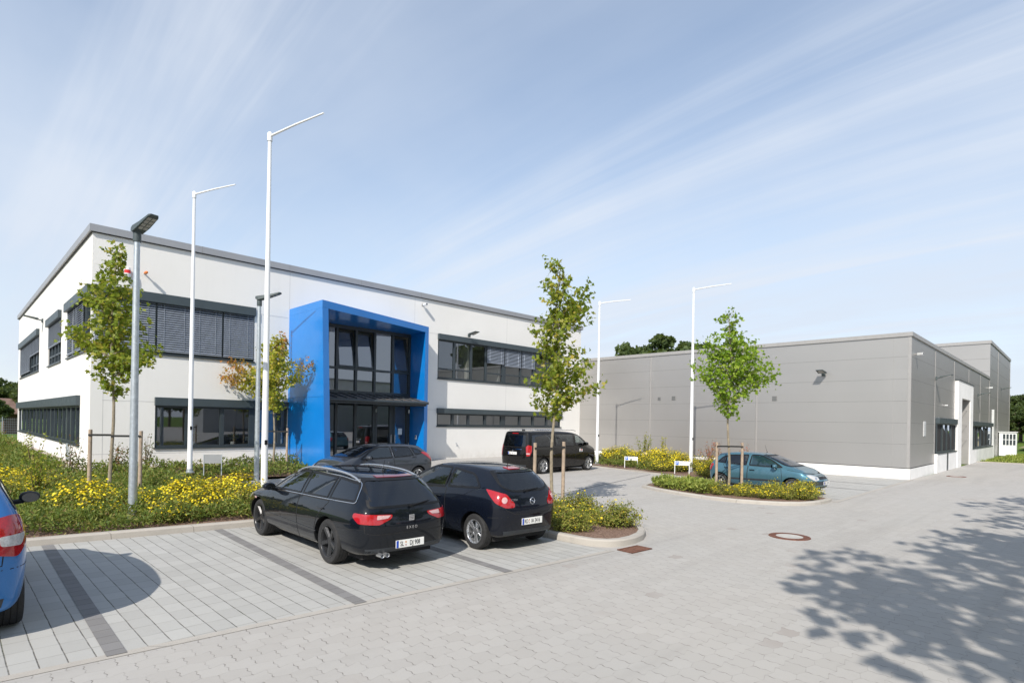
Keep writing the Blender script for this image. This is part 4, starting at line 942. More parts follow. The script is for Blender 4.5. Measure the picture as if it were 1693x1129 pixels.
A1 = shrub_proto(1, .52, .62, 3600, 420, M_['leaf_shrub']); A2 = shrub_proto(2, .55, .58, 3600, 240, M_['leaf_shrub']); A3 = shrub_proto(3, .50, .52, 3200, 110, M_['leaf_shrub'])
A4 = shrub_proto(4, .52, .50, 4200, 34, M_['leaf_shrub'])
SP = 'yellow flowering shrubs in the planting beds'
ORD = 'leftmost second third fourth fifth sixth seventh eighth ninth tenth eleventh twelfth thirteenth fourteenth fifteenth sixteenth seventeenth eighteenth nineteenth twentieth'.split()
def imx(x, y): v = Vector((x, y, 0)); return v.dot(Rt0)/max(.1, v.dot(Fw))
def shrubs(pts, lab0, protos, zf, s=(.85, 1.1)):
    for i, (x, y) in enumerate(sorted(pts, key=lambda q: imx(*q))):
        lab = ORD[i]+(' ' if i == 0 else ' from left, ')+lab0
        k = random.uniform(*s); place_proto(protos[i % len(protos)], (x, y, zf(x, y)-.02), random.uniform(0, 6.2), k, lab, 'shrub', SP, k*random.uniform(.9, 1.1))
shrubs([(2.15, 12.75), (2.65, 12.95), (1.95, 13.3), (3.05, 12.3), (3.3, 12.95), (3.75, 12.35), (3.62, 11.85), (4.2, 12.2), (4.35, 11.75), (4.15, 12.9), (3.0, 11.75), (4.55, 12.9), (3.75, 13.3), (4.5, 13.6)],
       'yellow flowering shrub behind the kerb before the black estate car', [A1, A2, A1, A3], bed_z, (.76, 1.04))
shrubs([(1.0, 16.3), (.5, 17.2), (1.5, 17.0), (.2, 18.4), (1.3, 18.2), (.9, 19.2), (-.2, 16.8), (1.9, 17.9), (.7, 15.4), (1.55, 19.6), (.6, 20.6), (.9, 24), (.2, 27)], 'yellow flowering shrub beyond the blue car mirror', [A3, A4, A2, A1], bed_z, (.75, 1.1))
isl = lambda x, y: .09
shrubs([(8.35, 7.2), (8.85, 6.75), (9.2, 7.3), (8.75, 7.9), (8.25, 8.2), (9.3, 8.1), (9.1, 6.3), (8.05, 6.55), (9.55, 9.1), (8.8, 9.0)], 'yellow green shrub on the island beside the black hatchback', [A4, A4, A3], isl, (.72, .95))
shrubs([(15.5, 7.15), (15.55, 6.55), (15.7, 6.0), (15.95, 5.6), (16.3, 5.3), (16.35, 6.1), (16.75, 5.35), (16.2, 6.8), (17.05, 5.55), (16.75, 6.2)], 'low yellow dotted shrub in front of the teal car', [A3, A2], isl, (.62, .80))
b3 = lambda x, y: .06+.25*sstep(20.5, 25, x)
shrubs([(22.6, 15.9), (22.2, 15.0), (23.0, 14.8), (22.3, 14.4), (22.6, 13.6), (23.3, 13.9), (21.75, 13.1), (22.2, 12.7), (21.2, 12.4), (21.6, 11.9), (21.55, 11.7), (22.1, 11.1), (20.95, 10.2), (21.4, 10.2), (20.4, 9.8), (23.6, 15.8), (23.2, 12.6), (21.1, 9.7)],
       'yellow shrub in the bed before the long grey wall', [A1, A3, A2], b3, (.95, 1.3))

# upright shrubs -----------------------------------------------------------
def upright(loc, H, R, n, mat, label, seed, cat='shrub', group=None, lsize=(.05, .09), ns=9):
    g = np.random.default_rng(seed); r = random.Random(seed); e = empty('upright_shrub', loc, label=label, cat=cat, group=group); m = MB(); L = []
    for s in range(ns):
        a = r.uniform(0, 2*pi); q = r.uniform(.2, 1); tip = Vector((cos(a)*R*q, sin(a)*R*q, H*r.uniform(.6, 1.0))); b = Vector((tip.x*.15, tip.y*.15, 0)); md = (b+tip)*.5+Vector((r.uniform(-.05, .05), r.uniform(-.05, .05), 0))
        m.tube([tuple(b), tuple(md), tuple(tip)], [.008, .006, .002], 4, cap=False); k = n//ns; t = g.uniform(.2, 1, k)
        L.append(np.array(b)[None]*((1-t)**2)[:, None]+2*np.array(md)[None]*(t*(1-t))[:, None]+np.array(tip)[None]*(t**2)[:, None]+g.normal(size=(k, 3))*.05)
    P = np.concatenate(L); V, F = leaves(P, g.uniform(*lsize, len(P)), OVAL, g, .3)
    m.build('stems', M_['twig'], e); np_mesh('foliage', V, F, mat, e); return e
upright((2.55, 20.1, .3), 1.15, .35, 130, M_['leaf_mixed'], 'sparse red and green shrub at the foot of the corner of the white building', 1)
upright((3.65, 20.35, .3), .95, .4, 260, M_['leaf_mixed'], 'reddish shrub behind the near street lamp at the white wall', 2)
upright((4.45, 20.4, .3), 1.15, .25, 110, M_['leaf_mixed'], 'thin upright shrub below the left end of the lower office window', 3)
upright((2.0, 22.6, .3), 1.25, .35, 150, M_['leaf'], 'young green shrub beside the white side wall', 4)
upright((1.5, 16.4, .2), 1.0, .45, 300, M_['leaf'], 'leafy green shrub among the yellow shrubs at the left', 5)
upright((24.6, 15.4, .2), 1.35, .45, 420, M_['leaf'], 'taller green shrub standing before the grey wall above the yellow shrubs', 6, ns=14)
upright((24.0, 13.9, .2), 1.3, .30, 200, M_['leaf_y'], 'narrow yellow green shrub before the grey wall near the flagpole', 7)
upright((22.6, 10.9, .12), 1.35, .55, 520, M_['leaf_red'], 'red leaved shrub before the grey wall behind the teal car', 8, ns=22, lsize=(.04, .07))
upright((24.4, 10.2, .12), 1.35, .35, 90, M_['leaf_red'], 'small sparse red shrub rising behind the roof of the teal car', 9, ns=7, lsize=(.05, .08))

# ground cover --------------------------------------------------------------
def cover(name, label, poly, zf, dens, h, mat, seed, size=(.05, .085), avoid=(), shape=SPRIG, clump=.9, up=.15, edge=0):
    g = np.random.default_rng(seed); xs = [p[0] for p in poly]; ys = [p[1] for p in poly]
    area = (max(xs)-min(xs))*(max(ys)-min(ys)); n = int(area*dens)
    X = g.uniform(min(xs), max(xs), n); Y = g.uniform(min(ys), max(ys), n)
    k = np.array([in_poly(x, y, poly) for x, y in zip(X, Y)]); X, Y = X[k], Y[k]
    hf = h*(.55+.5*np.sin(X*2.3+1.3*np.sin(Y*1.9))*np.cos(Y*2.1+X*.8)*clump+.35*np.sin(X*7.1)*np.sin(Y*6.3)+.35)
    k = g.uniform(size=len(X)) < np.clip(hf/h*1.3+.15, 0, 1); X, Y, hf = X[k], Y[k], hf[k]
    hf = np.maximum(hf, .05)
    for (ax, ay, ar) in avoid:
        k = (X-ax)**2+(Y-ay)**2 > ar*ar; X, Y, hf = X[k], Y[k], hf[k]
    Z = np.array([zf(x, y) for x, y in zip(X, Y)])+hf*g.uniform(0, 1, len(X))**.6
    V, F = leaves(np.stack([X, Y, Z], 1), g.uniform(*size, len(X)), shape, g, up, None, .5, -.8)
    return np_mesh(name, V, F, mat, None, label=label, cat='ground cover', kind='stuff')
LB = [(-1.5, KY(-1.5)+.16), (4.70, KY(4.7)+.16), (4.70, 17.0), (-2.5, 17.0)]
cover('ground_cover', 'dense low green ground cover filling the left bed behind the kerb', LB, bed_z, 1900, .30, M_['leaf_cover'], 5, (.045, .085), [(2.45, 12.09, .12)])
cover('ground_cover', 'low green ground cover between the left bed and the white building', [(-3, 17.0), (4.7, 17.0), (4.7, 18.45), (9.15, 18.7), (9.15, 20.55), (2.5, 20.55), (2.5, 30), (-3, 30)], bed_z, 700, .28, M_['leaf_cover'], 6, (.07, .12))
cover('ground_cover', 'low green ground cover along the far part of the side wall', [(-3, 30), (2.5, 30), (2.5, 47), (-3, 47)], bed_z, 220, .35, M_['leaf_cover'], 7, (.12, .2))
cover('ground_cover', 'low creeping juniper at the end of the island left of the teal car', [(16.9, 9.6), (16.2, 9.75), (15.75, 9.5), (15.35, 8.9), (15.05, 8.1), (14.95, 7.5), (15.7, 7.3), (16.7, 7.9)], isl, 1500, .26, M_['leaf_jun'], 8, (.07, .13), clump=.3, up=.0)
cover('ground_cover', 'low green ground cover beside the black van before the grey wall', [(21.6, 17.0), (21.5, 15.9), (21.15, 14.2), (20.7, 12.6), (22.5, 13.0), (24.5, 16.9)], b3, 700, .30, M_['leaf_cover'], 9, (.07, .12))
# lawn blades at the right
cover('grass', 'short green lawn at the far right beside the tall grey block', [(45.7, -2), (62, -2), (62, 4.0), (45.7, 4.5)], lambda x, y: -.03, 160, .10, M_['leaf_jun'], 10, (.10, .18), clump=.2, up=-.1)

# far and shading trees -------------------------------------------------------
def big_tree_proto(seed, H, R, nl, lsize, mat, clumps=42, trunk=.28, zc=.62, name='tree'):
    g = np.random.default_rng(seed); r = random.Random(seed); root = bpy.data.objects.new(name, None); m = MB()
    m.tube([(0, 0, -.3), (.1, .05, H*.3), (.0, .15, H*.6), (.1, .1, H*.9)], [trunk, trunk*.75, trunk*.45, trunk*.1], 10)
    C = []
    for i in range(clumps):
        a = r.uniform(0, 2*pi); u = r.uniform(-1, 1); q = r.uniform(.35, 1)**.6
        c = Vector((R*q*cos(a)*sqrt(1-u*u*.8), R*q*sin(a)*sqrt(1-u*u*.8), H*zc+H*.36*u*q)); C.append((c, R*r.uniform(.16, .30)))
        b = Vector((0, 0, max(H*.22, c.z-R*.8*r.uniform(.4, .9)))); m.tube([tuple(b), tuple((b+c)*.5+Vector((0, 0, .2))), tuple(c)], [trunk*.28, trunk*.16, .02], 5, cap=False)
    k = nl//clumps; L = []; O = []
    for c, s in C:
        d = g.normal(size=(k, 3)); d /= np.linalg.norm(d, axis=1)[:, None]; p = d*(g.uniform(.2, 1, k)**.45)[:, None]*s*np.array([1.15, 1.15, .8]); L.append(p+np.array(c)[None]); O.append(d)
    P = np.concatenate(L); O = np.concatenate(O); V, F = leaves(P, g.uniform(*lsize, len(P)), QUAD, g, .3, O, .5)
    a = m.build('trunk', M_['bark_old'], smooth=True); b = np_mesh('crown', V, F, mat); a.parent = root; b.parent = root; COL.objects.unlink(a); COL.objects.unlink(b)
    return root, [a, b]
T1 = big_tree_proto(101, 12, 4.2, 9000, (.30, .55), M_['leaf_far']); T2 = big_tree_proto(102, 10, 4.4, 9000, (.30, .55), M_['leaf_far'], 36)
def tree(proto, x, y, z, s, label, group, sz=None): place_proto(proto, (x, y, z), random.uniform(0, 6), s, label, 'tree', group, sz)
tree(T1, 78, 43.2, 0, 1.5, 'large dark tree rising above the roof of the grey hall', 'trees behind the grey hall', 1.27)
tree(T2, 82, 39.5, 0, 1.1, 'lower dark tree above the grey roof behind the bright green maple', 'trees behind the grey hall', 1.50)
tree(T2, 76, 47.5, 0, .95, 'small dark tree crown at the left end above the grey roof', 'trees behind the grey hall', 1.50)
tree(T1, 80, 41.5, 0, 1.1, 'dark tree crown between two others above the grey hall roof', 'trees behind the grey hall', 1.22)
tree(T1, 84, 37.6, 0, .9, 'rightmost dark tree crown above the grey roof, behind the bright maple', 'trees behind the grey hall', 1.18)
for i, (x, y, s) in enumerate([(128, 5.2, .95), (124, 1.8, .7), (136, 8.0, 1.1), (133, -6, .9), (140, -14, 1.0), (120, 7.8, .55)]):
    tree([T2, T1][i % 2], x, y, 0, s, ['tall dark tree beyond the meadow next to the tall grey block', 'lower bushy tree at the right picture edge beyond the meadow', 'tallest tree behind the others at the far right meadow edge', 'tree beyond the meadow hidden just outside the right edge', 'farthest right tree beyond the meadow, outside the picture edge', 'small tree partly hidden by the corner of the tall grey block'][i], 'trees beyond the meadow', s*.82)
hm = terrain('hill', [(-90, 118), (60, 118), (60, 240), (-90, 240)], lambda x, y: -1+7.5*sstep(118, 190, y)+.6*sin(x*.1), M_['grass'], 12, kind='structure')
for i in range(26):
    x = -38+i*2.6+random.uniform(-1.2, 1.2); y = random.choice([96, 108, 122, 136])+random.uniform(-3, 3)
    tree([T1, T2][i % 2], x, y, (0 if y < 118 else 1.0+(y-120)*.06), random.uniform(.55, .8), 'tree of the green wood line far beyond the fence at the left', 'trees of the wood line at the left', random.uniform(.50, .68))
for i, (x, y, s) in enumerate([(3, 74, .36), (6.5, 78, .42), (-2, 76, .38), (1, 84, .4)]):
    tree([T2, T1][i % 2], x, y, 0, s, 'bushy tree close behind the mesh fence at the left', 'bushes behind the mesh fence', s)
# trees along the lane behind the viewer: they throw the shadows at the lower right and stand in the glass
S1 = big_tree_proto(201, 10.5, 3.2, 4600, (.14, .25), M_['leaf'], 46, .2, .62, 'street_tree'); S2 = big_tree_proto(202, 9.5, 3.0, 4600, (.14, .25), M_['leaf'], 40, .2, .62, 'street_tree')
for i, (x, y, s) in enumerate([(-1.0, -6.1, 1.22), (6.4, -6.3, 1.25), (13.6, -6.9, 1.2), (-10, -9, 1.1)]):
    tree([S1, S2][i % 2], x, y, 0, s, 'street tree on the near side of the lane', 'street trees along the near side of the lane', s)
for i in range(7):
    tree([T1, T2][i % 2], 26+i*8.0, -58+random.uniform(-4, 4), 0, .8, 'tree in the row behind the low warehouse', 'trees behind the low warehouse')
for i in range(13):  # row out of view, added so the hall's lane wall reflects dark
    tree([T1, T2][i % 2], 50+i*6.2+random.uniform(-1, 1), -11+random.uniform(-1, 1), 0, random.uniform(1.0, 1.15), 'unseen tree of the row added opposite the halls to darken the grey lane wall', 'unseen trees added along the lane to darken the hall wall')
for (x, y, h, lab) in ((6.15, 21.75, .42, 'small green pot plant on the left part of the lower office window sill'), (7.45, 21.75, .34, 'leafy green pot plant in the middle of the lower office window')):
    e = upright((x, y, 1.12), h, .20, 90, M_['leaf'], lab, int(x*10), cat='pot plant', group='pot plants behind the office window', lsize=(.06, .11), ns=7); e.name = 'pot_plant'
    MB().lathe([(.001, -.14), (.06, -.14), (.085, .0), (.075, .0), (.07, -.02)], 16).build('pot', M_['pot'], e, smooth=True)
# ================================================================== CARS
def mesh_eval(o):
    dg = bpy.context.evaluated_depsgraph_get(); dg.update(); return bpy.data.meshes.new_from_object(o.evaluated_get(dg))
def inset_poly(P, d):
    """move outline inwards by d (negative: outwards); counter clockwise or clockwise"""
    n = len(P); A = sum(P[i][0]*P[(i+1) % n][1]-P[(i+1) % n][0]*P[i][1] for i in range(n)); s = 1 if A > 0 else -1; out = []
    for i in range(n):
        a, b, c = Vector(P[i-1]), Vector(P[i]), Vector(P[(i+1) % n]); t1 = (b-a).normalized(); t2 = (c-b).normalized()
        n1 = Vector((-t1.y, t1.x))*s; n2 = Vector((-t2.y, t2.x))*s; m = (n1+n2)
        m = m.normalized() if m.length > 1e-6 else n1; k = max(.45, m.dot(n1)); out.append(tuple(b+m*(d/k)))
    return out
def rounded(P, r, n=4):
    out = []; N = len(P)
    if isinstance(r, (int, float)): r = [r]*N
    for i in range(N):
        a, b, c = Vector(P[i-1]), Vector(P[i]), Vector(P[(i+1) % N]); ra = min(r[i], (a-b).length*.48, (c-b).length*.48)
        p = b+(a-b).normalized()*ra; q = b+(c-b).normalized()*ra
        if ra < 1e-4: out.append(tuple(b)); continue
        for k in range(n+1):
            t = k/n; out.append(tuple(p*(1-t)**2+b*2*t*(1-t)+q*t*t))
    return out
class Car:
    def __init__(s, p): s.p = p; s.cage()
    def cage(s):
        p = s.p; st = p['st']; bm = bmesh.new(); rings = []
        def ring(t):
            xb, xt, f, W, zb, wb, zt, wt, T, bow = t
            L = [(xb, W*.50, f), (xb, W*.86, f+.005), (xb, W*.965, f+.10), (xb, W, f+.30*(zb-f)/.55), (xb, W*.998, zb-.16*(zb-f)/.6), (xb, wb, zb), (xt, wt, zt), (xt+bow*.3, wt*.88, zt+(T-zt)*.62), (xt+bow*.8, wt*.5, T-.010)]
            return [(xb, 0, f)]+L+[(xt+bow, 0, T)]+[(a, -b, c) for a, b, c in reversed(L)]
        for t in st: rings.append([bm.verts.new(v) for v in ring(t)])
        n = 20
        for i in range(len(rings)-1):
            for k in range(n): bm.faces.new((rings[i][k], rings[i+1][k], rings[i+1][(k+1) % n], rings[i][(k+1) % n]))
        for R, cx, fl in ((rings[0], p['capf'], False), (rings[-1], p['capr'], True)):
            c0 = [R[0]]; cL = [R[1]]; cR = [R[19]]; sL = [R[2]]; sR = [R[18]]
            for j in range(5):
                a = R[3+j].co; yv = a.y*.55
                cL.append(bm.verts.new((a.x+(cx[j]-a.x)*.80, yv, a.z))); cR.append(bm.verts.new((a.x+(cx[j]-a.x)*.80, -yv, a.z))); c0.append(bm.verts.new((cx[j], 0, a.z)))
                sL.append(R[3+j]); sR.append(R[17-j])
            c0.append(R[10]); cL.append(R[9]); cR.append(R[11]); sL.append(R[8]); sR.append(R[12])
            for A, B in ((sL, cL), (cL, c0), (c0, cR), (cR, sR)):
                for j in range(6):
                    q = (A[j], B[j], B[j+1], A[j+1]); bm.faces.new(q)
        bmesh.ops.recalc_face_normals(bm, faces=bm.faces[:])
        me = bpy.data.meshes.new('cage'); bm.to_mesh(me); bm.free(); o = bpy.data.objects.new('cage', me); COL.objects.link(o)
        md = o.modifiers.new('s', 'SUBSURF'); md.levels = 3; md.render_levels = 3
        s.solid = mesh_eval(o); bpy.data.objects.remove(o)
        b2 = bmesh.new(); b2.from_mesh(s.solid); s.bvh = BVHTree.FromBMesh(b2); b2.free()
    def ray(s, view, a, b):
        if view == 'L': o, d = (a, 3, b), (0, -1, 0)
        elif view == 'R': o, d = (a, -3, b), (0, 1, 0)
        elif view == 'B': o, d = (-5, a, b), (1, 0, 0)
        elif view == 'F': o, d = (5, a, b), (-1, 0, 0)
        elif view[0] in 'CD':   # slanting rays onto a rear (C) or front (D) corner; a runs round the corner towards the side
            sg = 1 if view[1] == 'L' else -1; k = .7071; W = s.p['W']; fx = 1 if view[0] == 'C' else -1
            d = (fx*k, -sg*k, 0); e = (fx*k, sg*k); c = (s.p['xr'] if fx > 0 else s.p['xf'], sg*W); o = (c[0]+e[0]*a-d[0]*2, c[1]+e[1]*a-d[1]*2, b)
        else: o, d = (a, b, 4), (0, 0, -1)
        h, n, i, _ = s.bvh.ray_cast(Vector(o), Vector(d))
        if h is None:
            q = Vector(o)+Vector(d)*(2.2 if view in 'LR' else 2.1 if view[0] in 'CD' else 3); h, n, i, _ = s.bvh.find_nearest(q)
        if (view == 'B' and abs(a) > .70*s.p['W'] and h.x > s.p['xr']+.30) or (view == 'F' and b < s.p['nose']+.15 and h.x < s.p['xf']-.55):
            h, n, i, _ = s.bvh.find_nearest(Vector((s.p['xr']+.12 if view == 'B' else s.p['xf']-.12, a, b)))
        return h, n
    def finish(s, bm, view, off, thick, name, mat, parent, smooth=True):
        inner = {}
        for v in bm.verts:
            h, n = s.ray(view, v.co.x, v.co.y); inner[v] = h-n*thick if thick else None; v.co = h+n*off
        bmesh.ops.recalc_face_normals(bm, faces=bm.faces[:]); bm.normal_update()
        bm.faces.ensure_lookup_table(); vote = 0
        for f in bm.faces: h, n, i, _ = s.bvh.find_nearest(f.calc_center_median()); vote += f.calc_area()*f.normal.dot(n)
        if vote < 0: bmesh.ops.reverse_faces(bm, faces=bm.faces[:]); bm.normal_update()
        if thick:
            be = [e for e in bm.edges if len(e.link_faces) == 1]; mp = {}
            for e in be:
                for v in e.verts:
                    if v not in mp: mp[v] = bm.verts.new(inner[v])
            for e in be:
                a, b = e.verts; lf = e.link_faces[0]; l = [x for x in lf.loops if x.edge == e][0]
                a = l.vert; b = l.link_loop_next.vert
                try: bm.faces.new((b, a, mp[a], mp[b]))
                except ValueError: pass
        me = bpy.data.meshes.new(name); bm.to_mesh(me); bm.free()
        if smooth: smooth_mesh(me, 40)
        return link(name, me, mat, parent)
    def grid(s, bm, cell):
        xs = [v.co.x for v in bm.verts]; ys = [v.co.y for v in bm.verts]
        for lo, hi, ax in ((min(xs), max(xs), (1, 0, 0)), (min(ys), max(ys), (0, 1, 0))):
            q = lo+cell
            while q < hi-.001:
                bmesh.ops.bisect_plane(bm, geom=bm.faces[:]+bm.edges[:]+bm.verts[:], plane_co=(q*ax[0], q*ax[1], 0), plane_no=ax); q += cell
    def drape(s, view, poly, off, name, mat, parent, cell=.06, thick=.012):
        bm = bmesh.new(); vs = [bm.verts.new((a, b, 0)) for a, b in poly]; f = bm.faces.new(vs)
        bmesh.ops.triangulate(bm, faces=[f]); s.grid(bm, cell); return s.finish(bm, view, off, thick, name, mat, parent)
    def ringd(s, view, po, pi_, off, name, mat, parent, thick=.01):
        bm = bmesh.new(); a = [bm.verts.new((*q, 0)) for q in po]; b = [bm.verts.new((*q, 0)) for q in pi_]; n = len(a)
        for i in range(n): bm.faces.new((a[i], a[(i+1) % n], b[(i+1) % n], b[i]))
        s.grid(bm, .06); return s.finish(bm, view, off, thick, name, mat, parent)
    def ribbon(s, view, pts, w, off, name, mat, parent, closed=False):
        """thin band following a line on the body"""
        P = []
        n = len(pts)
        for i in range(n if closed else n-1):
            a, b = Vector(pts[i]), Vector(pts[(i+1) % n]); k = max(1, int((b-a).length/.04))
            for q in range(k): P.append(a+(b-a)*q/k)
        if not closed: P.append(Vector(pts[-1]))
        bm = bmesh.new(); rows = []
        for i, c in enumerate(P):
            t = (P[(i+1) % len(P)] if (closed or i < len(P)-1) else c)-(P[i-1] if (closed or i) else c); t = t.normalized(); nn = Vector((-t.y, t.x))*w/2
            rows.append((bm.verts.new((*(c+nn), 0)), bm.verts.new((*(c-nn), 0))))
        for i in range(len(rows) if closed else len(rows)-1):
            a, b = rows[i], rows[(i+1) % len(rows)]; bm.faces.new((a[0], b[0], b[1], a[1]))
        return s.finish(bm, view, off, 0, name, mat, parent)
    def tubeon(s, view, pts, r, off, name, mat, parent, closed=False):
        P = []; n = len(pts)
        for i in range(n if closed else n-1):
            a, b = Vector(pts[i]), Vector(pts[(i+1) % n]); k = max(1, int((b-a).length/.05))
            for q in range(k): c = a+(b-a)*q/k; h, nn = s.ray(view, c.x, c.y); P.append(h+nn*off)
        c = pts[0] if closed else pts[-1]; h, nn = s.ray(view, c[0], c[1]); P.append(h+nn*off)
        m = MB(); m.tube([tuple(q) for q in P], r, 6); return m.build(name, mat, parent, smooth=True)
    def at(s, view, a, b, off=0.):
        h, n = s.ray(view, a, b); return h+n*off
def cutter(verts, faces):
    me = bpy.data.meshes.new('cut'); me.from_pydata(verts, [], faces); bm = bmesh.new(); bm.from_mesh(me); bmesh.ops.recalc_face_normals(bm, faces=bm.faces[:]); bm.to_mesh(me); bm.free()
    me.materials.append(M_['dark']); me.materials.append(M_['dark'])
    for f in me.polygons: f.material_index = 1
    o = bpy.data.objects.new('cut', me); COL.objects.link(o); return o
def prism3(poly, axis, lo, hi):
    def P(a, b, h): return {'y': (a, h, b), 'x': (h, a, b)}[axis]
    n = len(poly); vs = [P(a, b, lo) for a, b in poly]+[P(a, b, hi) for a, b in poly]
    return cutter(vs, [tuple(range(n)), tuple(range(n, 2*n))]+[(i, (i+1) % n, n+(i+1) % n, n+i) for i in range(n)])
def wheel_mesh(r, w, rr, spokes, smat, twin, thin):
    """returns list of (name, mesh, material) for tyre, rim (outer face towards +y)"""
    t = MB(); h = w/2
    prof = [(rr-.012, -h*.85), (rr+.005, -h*.95), (r-.05, -h*1.04), (r-.018, -h*.98), (r-.004, -h*.80), (r, -h*.55)]
    prof += [(r-.007, -h*.52), (r-.007, -h*.48), (r, -h*.45), (r, -h*.05), (r-.007, -h*.02), (r-.007, h*.02), (r, h*.05), (r, h*.45), (r-.007, h*.48), (r-.007, h*.52), (r, h*.55)]
    prof += [(r-.004, h*.80), (r-.018, h*.98), (r-.05, h*1.04), (rr+.005, h*.95), (rr-.012, h*.85)]
    t.lathe(prof, 48, 'y')
    b = MB(); b.lathe([(rr+.004, h*.93), (rr+.002, h*.99), (rr-.012, h*1.0), (rr-.022, h*.86), (rr-.030, h*.2), (rr-.030, -h*.8)], 48, 'y')
    b.lathe([(.001, h*.70), (.060, h*.70), (.072, h*.62), (.072, h*.3)], 24, 'y')
    k = 2 if twin else 1
    for i in range(spokes):
        for j in range(k):
            a0 = 2*pi*i/spokes; da = (j-.5)*twin if twin else 0
            aI = a0+da*.5; aO = a0+da; wi, wo = thin*.9, thin*(1.15 if not twin else .8)
            def pt(a, rad_, off, y): u = Vector((cos(a), 0, sin(a))); v = Vector((-sin(a), 0, cos(a))); q = u*rad_+v*off; return (q.x, y, q.z)
            A = [pt(aI, .05, -wi, h*.50), pt(aI, .05, wi, h*.50), pt(aI, .05, wi*.6, h*.72), pt(aI, .05, -wi*.6, h*.72)]
            B = [pt(aO, rr-.018, -wo, h*.62), pt(aO, rr-.018, wo, h*.62), pt(aO, rr-.018, wo*.6, h*.93), pt(aO, rr-.018, -wo*.6, h*.93)]
            b.add(A+B, [(0, 1, 2, 3), (7, 6, 5, 4)]+[(q, (q+1) % 4, 4+(q+1) % 4, 4+q) for q in range(4)])
    d = MB(); d.lathe([(.001, h*.05), (rr*.62, h*.05), (rr*.62, -h*.05), (rr-.03, -h*.3), (rr-.03, -h*.7)], 32, 'y')
    return t, b, d
def plate(car, view, c, text, parent, w=.52, hh=.115, blue=True, tsize=.088):
    p0 = car.at(view, c[0], c[1], .012)
    e = MB(); e.box(-.006, .006, -w/2, w/2, -hh/2, hh/2); o = e.build('number_plate', M_['plate'], parent, bevel=.003); o.location = p0
    sgn = 1 if view == 'B' else -1      # B: facing -x
    o.rotation_euler = (0, 0, 0 if view == 'B' else pi)
    MB().box(-.008, -.0065, w/2-.045, w/2-.004, -hh/2+.005, hh/2-.005).build('blue_band', M_['plate_blue'], o)
    if text:
        L, R = text
        text_obj('lettering', L, tsize*1.15, o, (-.0085, .155, -.002), (pi/2, 0, -pi/2), M_['plate_ink'], .0006, .70)
        text_obj('lettering', R, tsize*1.15, o, (-.0085, -.085, -.002), (pi/2, 0, -pi/2), M_['plate_ink'], .0006, .70)
        MB().lathe([(.001, 0), (.014, 0)], 10, 'x', (-.0085, .083, .022)).build('seal', M_['amber_lens'], o); MB().lathe([(.001, 0), (.014, 0)], 10, 'x', (-.0085, .083, -.022)).build('seal', M_['pink_lens'], o)
    return o
